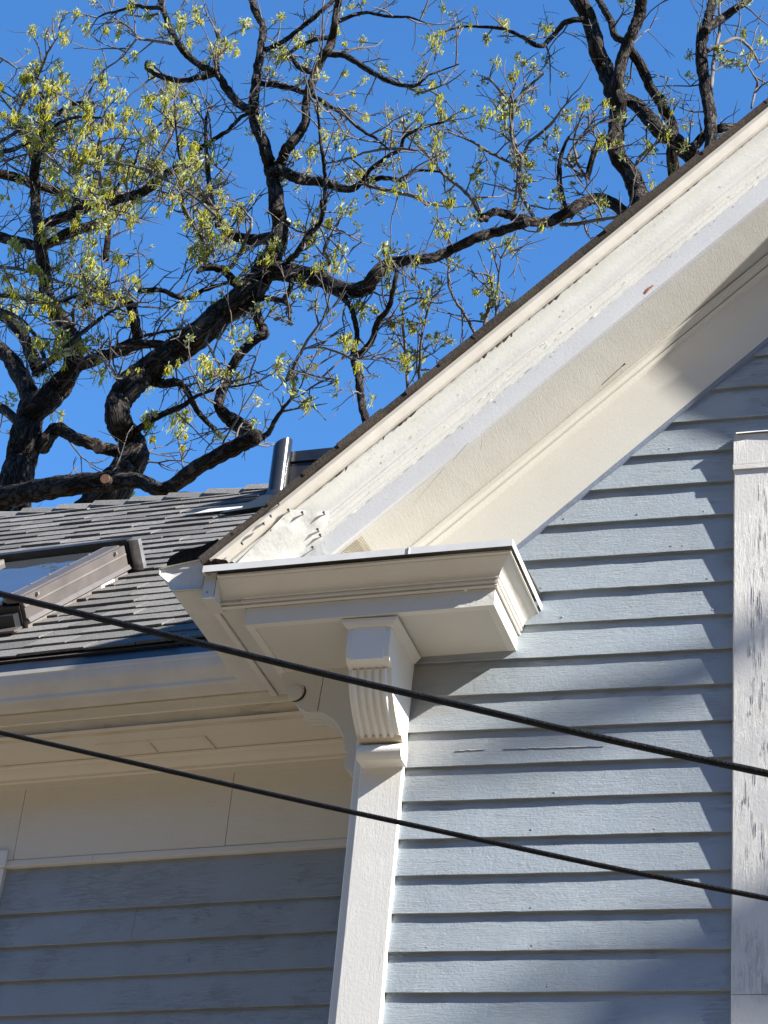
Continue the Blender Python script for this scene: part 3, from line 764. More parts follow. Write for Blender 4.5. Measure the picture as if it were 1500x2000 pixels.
# d is measured along ED from the line through (-2.4, 0): the plane through (-2.4, Y0) has d = Y0*cos(WA)
def D(Y0): return Y0 * cos(WA)
def wpt(e, Y0, z): return Vector((-2.4, Y0, 0)) + EX * e + UP * z
DW = 6.6
wing_wall = MB(); a, b = -6.5, 0.5
wing_wall.add([wpt(a, DW, 0), wpt(b, DW, 0), wpt(b, DW, 4.8), wpt(a, DW, 4.8), wpt(a, DW + .12, 0), wpt(b, DW + .12, 0), wpt(b, DW + .12, 4.8), wpt(a, DW + .12, 4.8)], [(0, 1, 2, 3), (7, 6, 5, 4), (0, 4, 5, 1), (3, 2, 6, 7), (0, 3, 7, 4)])
wing_wall = link('wing_wall', wing_wall, GAPW, house)
WOo = Vector((-2.4, DW, 0)); WN = -ED
wz = [4.300, 4.178, 4.055, 3.930, 3.804]
while wz[-1] > 0.3: wz.append(wz[-1] - 0.1235)
CE = -1.178
for i, zb in enumerate(wz):
    zt = 4.372 if i == 0 else wz[i - 1] + 0.016
    if i == 0:
        clap(zb, zt, CE, -0.82, WOo, EX, WN, 200, butt=.009, parent=wing_wall); continue
    
    if i == 2:
        clap(zb, zt, CE, -.62, WOo, EX, WN, 206, butt=.017, parent=wing_wall, under=.016); clap(zb, zt, -.6188, 0.40, WOo, EX, WN, 270, butt=.0175, parent=wing_wall, under=.016)
    else: clap(zb, (4.372 if i == 1 else zt), CE, 0.40, WOo, EX, WN, 200 + i * 3, butt=.017, parent=wing_wall, under=.016)
    clap(zb, zt if i > 1 else 4.372, -6.4, CE - .9, WOo, EX, WN, 300 + i, butt=.011, parent=wing_wall, step=.3)
def wbox(name, e0, e1, Y0, thick, z0, z1, mat, parent=None, n=24, jit=.0012, seed=0):
    """a board on a wing plane; thick is towards the street"""
    mb = MB(); rows = []
    for i in range(n + 1):
        e = e0 + (e1 - e0) * i / n; j = jit * nz(e * 4, seed, 1); k = jit * nz(e * 4, seed, 7)
        rows.append([wpt(e, Y0, z0 + j), wpt(e, Y0 - thick + .002, z0 + j), wpt(e, Y0 - thick, z0 + .003 + j), wpt(e, Y0 - thick, z1 - .003 + k), wpt(e, Y0 - thick + .002, z1 + k), wpt(e, Y0, z1 + k)])
    mb.strip([list(c) for c in zip(*rows)][::-1])
    mb.add(rows[0], [(0, 1, 2, 3, 4, 5)]); mb.add(rows[-1], [(5, 4, 3, 2, 1, 0)])
    return link(name, mb, mat, parent or house)
# frieze boards with butt joints, thin strip below
jn = [-6.4, -3.2, -1.15, -0.303, 0.36]
for a, b in zip(jn[:-1], jn[1:]): wbox('frieze_board', a + .0012, b - .0012, DW, 0.022, 4.3835, 4.68, WING, None, seed=a)
jn = [-6.4, -3.2, CE - .0, -0.82, 0.36]
for a, b in zip(jn[:-1], jn[1:]): wbox('frieze_strip', a + .0006, b - .0006, DW, 0.026, 4.356, 4.381, WHITE, None, seed=a + 4)
# bed moulding under the wing soffit
def wsweep(name, prof, e0, e1, mat, n=26, jit=.001, smooth=False):
    mb = MB(); rows = []
    for q, (Y0, z) in enumerate(prof): rows.append([wpt(e0 + (e1 - e0) * i / n, Y0, z + jit * nz(i * .7, q)) for i in range(n + 1)])
    mb.strip(rows[::-1]); return link(name, mb, mat, house, smooth)
wsweep('bed_molding', [(6.545, 4.746), (6.540, 4.742), (6.541, 4.735), (6.549, 4.732), (6.552, 4.722), (6.560, 4.708), (6.571, 4.698), (6.5715, 4.688), (6.577, 4.683), (6.577, 4.660), (6.60, 4.658)], -6.4, 0.36, WING, 30, .0008, 40)
wsweep('wing_soffit', [(6.315, 4.7455), (6.45, 4.7455), (6.60, 4.7455)][::-1], -6.4, 0.36, WING)
wsweep('soffit_molding', [(6.36, 4.7450), (6.352, 4.738), (6.342, 4.744), (6.336, 4.750), (6.322, 4.782), (6.318, 4.790)], -6.4, 0.34, WINGY, 30, .0008, 30)  # yellow tone stands for warm light reflected from below
wsweep('wing_fascia', [(6.3175, 4.788), (6.311, 4.790), (6.311, 4.828), (6.315, 4.836), (6.315, 5.03)], -6.4, 0.05, WING, 20)
# raised frame on the soffit
def soff(px0, py0, px1, py1, wd=.010):
    A, B = atz(px0, py0, 4.744), atz(px1, py1, 4.744); d = (B - A).normalized(); n_ = d.cross(UP)
    mb = MB(); mb.box8([A - n_ * wd / 2 - UP * .005, B - n_ * wd / 2 - UP * .005, B + n_ * wd / 2 - UP * .005, A + n_ * wd / 2 - UP * .005, A - n_ * wd / 2 + UP * .001, B - n_ * wd / 2 + UP * .001, B + n_ * wd / 2 + UP * .001, A + n_ * wd / 2 + UP * .001])
    return mb
for seg in ((188, 1455, 287, 1447), (291, 1447, 397, 1438), (287, 1445, 305, 1468), (398, 1437, 418, 1460)): link('soffit_panel_strip', soff(*seg), WING, house)
# wing gutter
gz = 4.836
kpw = [(6.312, 5.0), (6.312, gz), (6.246, gz), (6.236, gz + .004), (6.232, gz + .010), (6.2325, gz + .022), (6.226, gz + .034), (6.212, gz + .050), (6.204, gz + .066), (6.202, gz + .092), (6.1985, gz + .096), (6.1985, gz + .112), (6.204, gz + .114), (6.214, gz + .108)]
wg = wsweep('gutter', kpw, -6.4, -0.105, ALUD, 30, .0012, 30)
wsweep('gutter_guard', [(6.206, gz + .1135), (6.213, gz + .118), (6.232, gz + .140), (6.252, gz + .168), (6.275, gz + .190), (6.30, gz + .205)][::-1], -6.4, -0.12, BLACKM, 30, .004, 'all')
# left casing of the wing (window trim)
wbox('casing_board', CE - .13, CE, DW, .030, 2.2, 4.352, WHITEV, None, 2)
wbox('casing_head', CE - .95, CE + .006, DW, .036, 4.3535, 4.418, WHITEV, None, 6)
win2 = wbox('window', CE - .78, CE - .131, DW, .008, 2.2, 4.352, GLASS, None, 1, 0)
wbox('window_sash', CE - .78, CE - .131, DW, .018, 3.2, 3.25, WHITEV, win2, 1, 0)
wbox('casing_board', CE - .91, CE - .781, DW, .030, 2.2, 4.352, WHITEV, None, 2)

# ---- wing roof
BET = radians(42.3)
RO = Vector((-2.4, 6.28, 5.05)); RS = ED * cos(BET) + UP * sin(BET); RN = EX.cross(RS)
def rp(e, s, h=0): return RO + EX * e + RS * s + RN * h
def ridge_s(e): return 3.365 - 0.15 * (e + 1.565)
dk = MB(); es = [-6.5, -4, -2, 0.0, 2.0]
dk.strip([[rp(e, -.03, -.004) for e in es], [rp(e, ridge_s(e) * .5, -.004) for e in es], [rp(e, ridge_s(e), -.004) for e in es]][::-1])
back = [[rp(e, ridge_s(e), -.004) for e in es], [rp(e, ridge_s(e), -.004) + ED * 3.2 - UP * 2.4 for e in es]]
dk.strip(back[::-1])
wing_roof = link('wing_roof', dk, SHINGD, house)
NC = 26
def shingle(e0, e1, c, th, lift, mb=None):
    """course c: bottom edge at fraction c/NC of the slope; butt thickness th"""
    def S(e, q): return ridge_s(e) * (c + q) / NC
    m = mb or MB(); j0 = random.uniform(-.10, .03); sk = random.uniform(-.03, .03)
    n = 3; top = []; bot = []; tb = []
    base = 0.003
    for i in range(n + 1):
        e = e0 + (e1 - e0) * i / n; q = j0 + sk * (i / n - .5)
        wv = .0035 * nz(e * 7, c * 2.2)
        bot.append(rp(e, S(e, q), base + wv + lift)); top.append(rp(e, S(e, q), base + th + wv + lift)); tb.append(rp(e, S(e, 1.14), .0035))
    m.strip([bot, top, tb][::-1])
    m.add([bot[0], top[0], tb[0]], [(0, 1, 2)]); m.add([bot[-1], top[-1], tb[-1]], [(2, 1, 0)])
    return m
far = MB(); cnt = 0
SKY = (-1.99, -1.335, 0.45, 1.46)
for c in range(NC):
    e = -6.3 + random.uniform(0, .3); flip = random.random() < .5
    while e < 0.9:
        wd = random.uniform(.16, .36); e1 = e + wd
        s = ridge_s(e) * (c + .5) / NC
        th = random.uniform(.0100, .0125) if flip else random.uniform(.0060, .0085)
        flip = not flip if random.random() < .85 else flip
        lift = random.uniform(0, .0015)
        vis = e1 > -3.05 + (-.55) * (c / NC) and e < -0.85 and not (e > SKY[0] and e1 < SKY[1] and SKY[2] < s - .1 and s + .05 < SKY[3])
        if e < -0.12 + s * .25 + .6:
            if vis and cnt < 300:
                link('shingle', shingle(e, e1 - .005, c, th, lift), SHING, wing_roof); cnt += 1
            else: shingle(e, e1 - .002, c, th, lift, far)
        e = e1
link('shingle', far, SHING, wing_roof, kind='stuff')
print('shingles', cnt)
# ridge caps, curled
e = -6.4
while e < 0.6:
    wd = 0.24; m = MB(); rows = []
    for i in range(6):
        f_ = i / 5; ee = e + f_ * (wd + .05); lift = .012 + .022 * (1 - f_) + .014 * nz(e * 2.3) * sin(pi * f_)
        b_ = rp(ee, ridge_s(ee), 0)
        rows.append([b_ - RS * .085 + RN * (lift - .010), b_ - RS * .03 + RN * (lift + .004), b_ + UP * (lift + .006) + ED * .004, b_ + ED * .075 - UP * .05 + UP * lift])
    m.strip([list(c) for c in zip(*rows)]); m.strip([[p - UP * .010 for p in r] for r in zip(*rows)][::-1])
    m.add([rows[0][0], rows[0][1], rows[0][2], rows[0][2] - UP * .01, rows[0][1] - UP * .01, rows[0][0] - UP * .01], [(0, 1, 2, 3, 4, 5)])
    if -4.2 < e < -1.0: link('ridge_shingle', m, SHING, wing_roof)
    else: link('ridge_shingle', m, SHING, wing_roof)
    e += wd
# loose white strip on the shingles
m = MB(); m.add([rp(-1.60, 2.665, .03), rp(-1.33, 2.625, .03), rp(-1.33, 2.655, .036), rp(-1.53, 2.70, .036)], [(0, 1, 2, 3)]); link('white_flashing_scrap', m, ALU, wing_roof)
m = MB(); m.add([rp(-1.68, 2.72, .026), rp(-1.30, 2.66, .026), rp(-1.30, 2.79, .03), rp(-1.66, 2.80, .03)], [(0, 1, 2, 3)]); link('dark_flashing_scrap', m, BLACKM, wing_roof)

# ---- skylight
sk_ = MB(); e0, e1, s0, s1, H = SKY[0], SKY[1], SKY[2], SKY[3], 0.13
sk_.frame(RO, EX, RS, RN, (e0 + .012, s0 + .01, 0), (e1 - .012, s1 - .01, H - .03))
skl = link('skylight', sk_, DARKM, house)
def skbar(name, a, b, mat):
    m = MB(); m.frame(RO, EX, RS, RN, a, b); return link(name, m, mat, skl)
skbar('skylight_cladding', (e1 - .014, s0 + .02, .036), (e1 + .004, s1 - .08, H), BRONZE)
skbar('skylight_frame', (e1 - .075, s0 + .03, H - .022), (e1 - .0145, s1 - .09, H + .006), BRONZE)
skbar('skylight_bead', (e1 - .100, s0 + .05, H - .020), (e1 - .0755, s1 - .06, H + .002), BRONZL)
skbar('skylight_cladding', (e0 - .004, s0 + .02, .036), (e0 + .014, s1 - .08, H), BRONZE)
skbar('skylight_frame', (e0 + .0145, s0 + .03, H - .022), (e0 + .075, s1 - .09, H + .006), BRONZL)
skbar('skylight_head', (e0 - .01, s1 - .055, .02), (e1 + .008, s1, H + .020), DARKM)
skbar('skylight_sill', (e0 - .01, s0 - .035, .004), (e1 - .02, s0 + .028, .075), DARKM)
skbar('skylight_sill_flap', (e0 - .01, s0 - .10, .020), (e1 + .01, s0 - .036, .028), BRONZE)
skbar('skylight_pane', (e0 + .076, s0 + .04, H - .03), (e1 - .101, s1 - .056, H - .012), GLASS)
# long ridge line and clips on the cladding
m = MB(); m.frame(RO, EX, RS, RN, (e1 + .0045, s0 + .02, H - .040), (e1 + .009, s1 - .085, H - .034)); link('cladding_rib', m, BRONZL, skl)
m = MB(); m.box8([rp(e1 + .0042, s0 + .02, .034), rp(e1 + .018, s0 + .02, .028), rp(e1 + .018, s1 - .08, .028), rp(e1 + .0042, s1 - .08, .034), rp(e1 + .0042, s0 + .02, .046), rp(e1 + .010, s0 + .02, .046), rp(e1 + .010, s1 - .08, .046), rp(e1 + .0042, s1 - .08, .046)]); link('cladding_drip', m, BRONZE, skl)
for s in (s0 + .10, s0 + .26, s0 + .42, s0 + .60, s0 + .78):
    m = MB(); p = rp(e1 - .088, s, H + .002); m.tube([p, p + RN * .006], [.006, .005], 8); link('screw', m, STEEL, skl)
for s in (s0 + .13, s1 - .18):
    m = MB(); p = rp(e1 + .006, s, H - .012); m.tube([p - EX * .006, p + EX * .010], [.010, .008], 8); link('cladding_clip', m, BRONZL, skl)
for i in range(7):      # step flashing pieces along the kerb
    s = s0 + .02 + i * .128
    m = MB(); m.box8([rp(e1 - .012, s, .0), rp(e1 + .003, s, .0), rp(e1 + .003, s + .126, .0), rp(e1 - .012, s + .126, .0), rp(e1 - .012, s, .037), rp(e1 + .003, s, .037), rp(e1 + .003, s + .126, .037), rp(e1 - .012, s + .126, .037)]); link('step_flashing', m, WHITE if i == 5 else BRONZL, skl)
m = MB(); rows = [[rp(e1 + .028 + d_, s1 - .075 + .012 * i, hh) for i in range(2)] for d_, hh in ((.055, .012), (.052, .07), (.045, .13), (.0, .145))]
rows = [[rp(e1 + .012, s1 - .05, hh), rp(e1 + .062, s1 - .05 - .006, hh)] for hh in (.012, .05, .10, .145)]
m.strip(rows); m.strip([[p + RS * .03 for p in r] for r in rows][::-1]); m.add([rows[3][0], rows[3][1], rows[3][1] + RS * .03, rows[3][0] + RS * .03], [(0, 1, 2, 3)]); m.add([rows[i][1] for i in range(4)] + [rows[i][1] + RS * .03 for i in (3, 2, 1, 0)], [tuple(range(8))])
link('bent_flashing', m, STEEL, skl)

# ---- black metal chimney casing and round flue near the ridge
fb = rp(-1.292, 2.97, 0)
ch = MB(); n_ = 20
top_l, top_r = at(533, 884, fb.y + .03), at(567, 858, fb.y + .03)
rad = 0.046
for i in range(1): pass
ring0 = []; ring1 = []
cbot = fb; hgt = (at(550, 872, fb.y) - CAM).z + CAM.z - fb.z
for k in range(n_):
    th = 2 * pi * k / n_; o = Vector((cos(th) * rad, sin(th) * rad, 0))
    ring0.append(cbot + o - UP * .1); ring1.append(cbot + o + UP * (hgt + .012 + 0.55 * o.x))
ch.strip([ring0, ring1], closed=True); ch.strip([[p - (p - cbot).normalized() * 0 for p in ring1], [Vector((cbot.x + (p.x - cbot.x) * .94, cbot.y + (p.y - cbot.y) * .94, p.z)) for p in ring1], [Vector((cbot.x + (p.x - cbot.x) * .94, cbot.y + (p.y - cbot.y) * .94, cbot.z)) for p in ring1]], closed=True)
chim = link('chimney', ch, STEEL2, house, 40)
m = MB(); A = at(556, 886, fb.y + .06); B = at(690, 872, fb.y + .10)
zl = fb.z - .25
m.add([Vector((A.x, A.y, zl)), Vector((B.x, B.y, zl)), B - UP * .062, A - UP * .055, Vector((A.x + .05, A.y + .5, zl)), Vector((B.x + .05, B.y + .5, zl)), B + Vector((.05, .5, -.06)), A + Vector((.05, .5, -.06))], [(0, 1, 2, 3), (3, 2, 6, 7), (4, 0, 3, 7), (1, 5, 6, 2), (5, 4, 7, 6)])
link('chimney_casing', m, DARKM, chim)
m = MB(); m.box8([A - UP * .058 + Vector((-.006, -.012, 0)), B - UP * .066 + Vector((.02, -.012, 0)), B + Vector((.07, .52, -.06)), A + Vector((.0, .52, -.06)), A + Vector((-.006, -.012, 0)), B + Vector((.02, -.012, 0)), B + Vector((.07, .52, 0)), A + Vector((.0, .52, 0))])
link('chimney_cap', m, BLACKM, chim)
m = MB(); rows = []
for i in range(7):
    f_ = i / 6; rows.append([rp(-1.36 - .04 * f_ + .02 * sin(f_ * 5), 2.95 - .38 * f_, .03 + .008 * nz(i)), rp(-1.15 - .02 * f_, 2.97 - .38 * f_, .055 - .02 * f_)])
m.strip(rows); link('chimney_flashing', m, BLACKM, chim, 'all')
m = MB(); rows = []
for k in range(n_ + 1):
    th = 2 * pi * k / n_; o = Vector((cos(th), sin(th), 0)); rows.append([cbot + o * (rad + .001) + UP * .03, cbot + o * (rad + .004) + UP * .026, cbot + o * (rad + .035) - UP * .03 - UP * .04 * (-o.y)])
m.strip([list(c) for c in zip(*rows)][::-1]); link('pipe_boot', m, BLACKM, chim, 'all')

# ---- front window (only its left casing shows)
wn = MB(); wn.box((WL + .14, 5.99, 3.0), (WR - .14, 5.998, WT - .12)); window = link('window', wn, GLASS, house)
o = vboard('window_casing', WL, WL + .152, 5.9715, 6.0, 3.626, 5.372, PEEL, window, 11, 60)
vboard('window_casing', WR - .152, WR, 5.9715, 6.0, 3.662, 5.372, PEEL, window, 12, 10)
mb = MB(); mb.box((WL - .0, 5.966, 5.392), (WR, 6.0, WT)); link('window_head', mb, PEEL, window)
mb = MB(); mb.box((WL - .002, 5.9655, 5.3735), (WR + .002, 6.0, 5.3905)); link('window_head_strip', mb, PEEL, window)
mb = MB(); rows = []
for i in range(40):
    x_ = WL + .008 + (WR - WL) * i / 39; d = .008 * abs(nz(x_ * 11, 3.)) + .004
    rows.append([Vector((x_, 6.0, WT + .012)), Vector((x_, 5.960 - .004 * nz(x_ * 9), WT + .006)), Vector((x_, 5.957 - .005 * nz(x_ * 7, 2.), WT - d * .6 + .004))])
mb.strip([list(c) for c in zip(*rows)][::-1]); link('window_cap_flashing', mb, DRIPW, window)
mb = MB(); mb.box((WL + .001, 5.970, 3.2), (WR, 6.0, 3.6235)); link('window_sill', mb, PEEL, window)
for s in (0, 1):
    mb = MB(); x0_ = WL + .153 if s == 0 else (WL + WR) / 2 + .02
    mb.box((x0_, 5.984, 3.66), (x0_ + .05, 5.9985, 5.37)); link('window_sash', mb, WHITEV, window)
mb = MB(); mb.box(((WL + WR) / 2 - .05, 5.975, 3.66), ((WL + WR) / 2 + .05, 5.9985, 5.37)); link('window_mullion', mb, PEEL, window)
# lifting flakes on the cracked casing
random.seed(21)
fk = MB()
spots = []
for gx, gy, sp in ((1486, 1160, 45), (1470, 1240, 60), (1491, 1400, 60), (1478, 1330, 40), (1493, 1620, 70), (1462, 1560, 60), (1488, 1010, 40), (1490, 1930, 30)):
    for k in range(9): spots.append((min(1502, gx + random.gauss(0, 7)), gy + random.gauss(0, sp), random.uniform(.6, 2.8), random.uniform(8, 60)))
for x_, y_, wpx, hpx in spots:
    a = at(x_, y_, 5.9708); b_ = at(x_ + random.uniform(-1, 1), y_ + hpx, 5.9708); lx = wpx / 620; lf = min(.0035, lx * random.uniform(.2, .5))
    c = a.lerp(b_, .3) + Vector((lx * .9, -lf, 0)); d = a.lerp(b_, .75) + Vector((lx, -lf * .8, 0))
    fk.add([a, b_, d, c, a.lerp(b_, .4) + Vector((lx * .5, -lf * .25, 0))], [(0, 4, 3), (0, 1, 4), (1, 2, 4), (4, 2, 3)])
link('paint_flake', fk, PEEL, window, kind='stuff')

# ================================================================== overhead cables
def cable(pxs, Y, r_, label, group):
    P = [at(x, y, Y + dy) for x, y, dy in pxs]
    a = P[0] + (P[0] - P[1]) * 6; b = P[-1] + (P[-1] - P[-2]) * 6
    a.z += 0.4; b.z += 0.5
    pts = [a] + P + [b]; out = []
    for i in range(len(pts) - 1):
        p0 = pts[max(0, i - 1)]; p1 = pts[i]; p2 = pts[i + 1]; p3 = pts[min(len(pts) - 1, i + 2)]
        if i == 1: p0 = 2 * p1 - p2
        if i == len(pts) - 3: p3 = 2 * p2 - p1
        for k in range(10):
            u_ = k / 10
            out.append(0.5 * ((2 * p1) + (p2 - p0) * u_ + (2 * p0 - 5 * p1 + 4 * p2 - p3) * u_ ** 2 + (3 * p1 - p0 - 3 * p2 + p3) * u_ ** 3) if 0 < i < len(pts) - 2 else p1.lerp(p2, u_))
    out.append(pts[-1])
    m = MB(); m.tube(out, [r_] * len(out), 12); o = link('overhead_cable', m, CABLE, None, 'all'); tag(o, label, 'cable', group)
cable([(0, 1160, 0), (300, 1234, 0), (600, 1308, 0), (900, 1378, 0), (1200, 1447, 0), (1500, 1511, 0)], 3.6, .0069, 'thicker upper black cable crossing in front of the bracket', 'overhead cables')
cable([(0, 1431, 0), (300, 1499, 0), (600, 1567, 0), (900, 1632, 0), (1200, 1696, 0), (1500, 1755, 0)], 4.4, .0060, 'thinner lower black cable crossing the corner board', 'overhead cables')

# ================================================================== TREES
CR = {1: (0, 0, 1 / 3), 2: (0, 500, 1 / 3), 3: (400, 0, 1 / 3), 4: (350, 400, 1 / 3), 5: (850, 0, .43333), 6: (700, 200, .36667), 0: (0, 0, 1)}
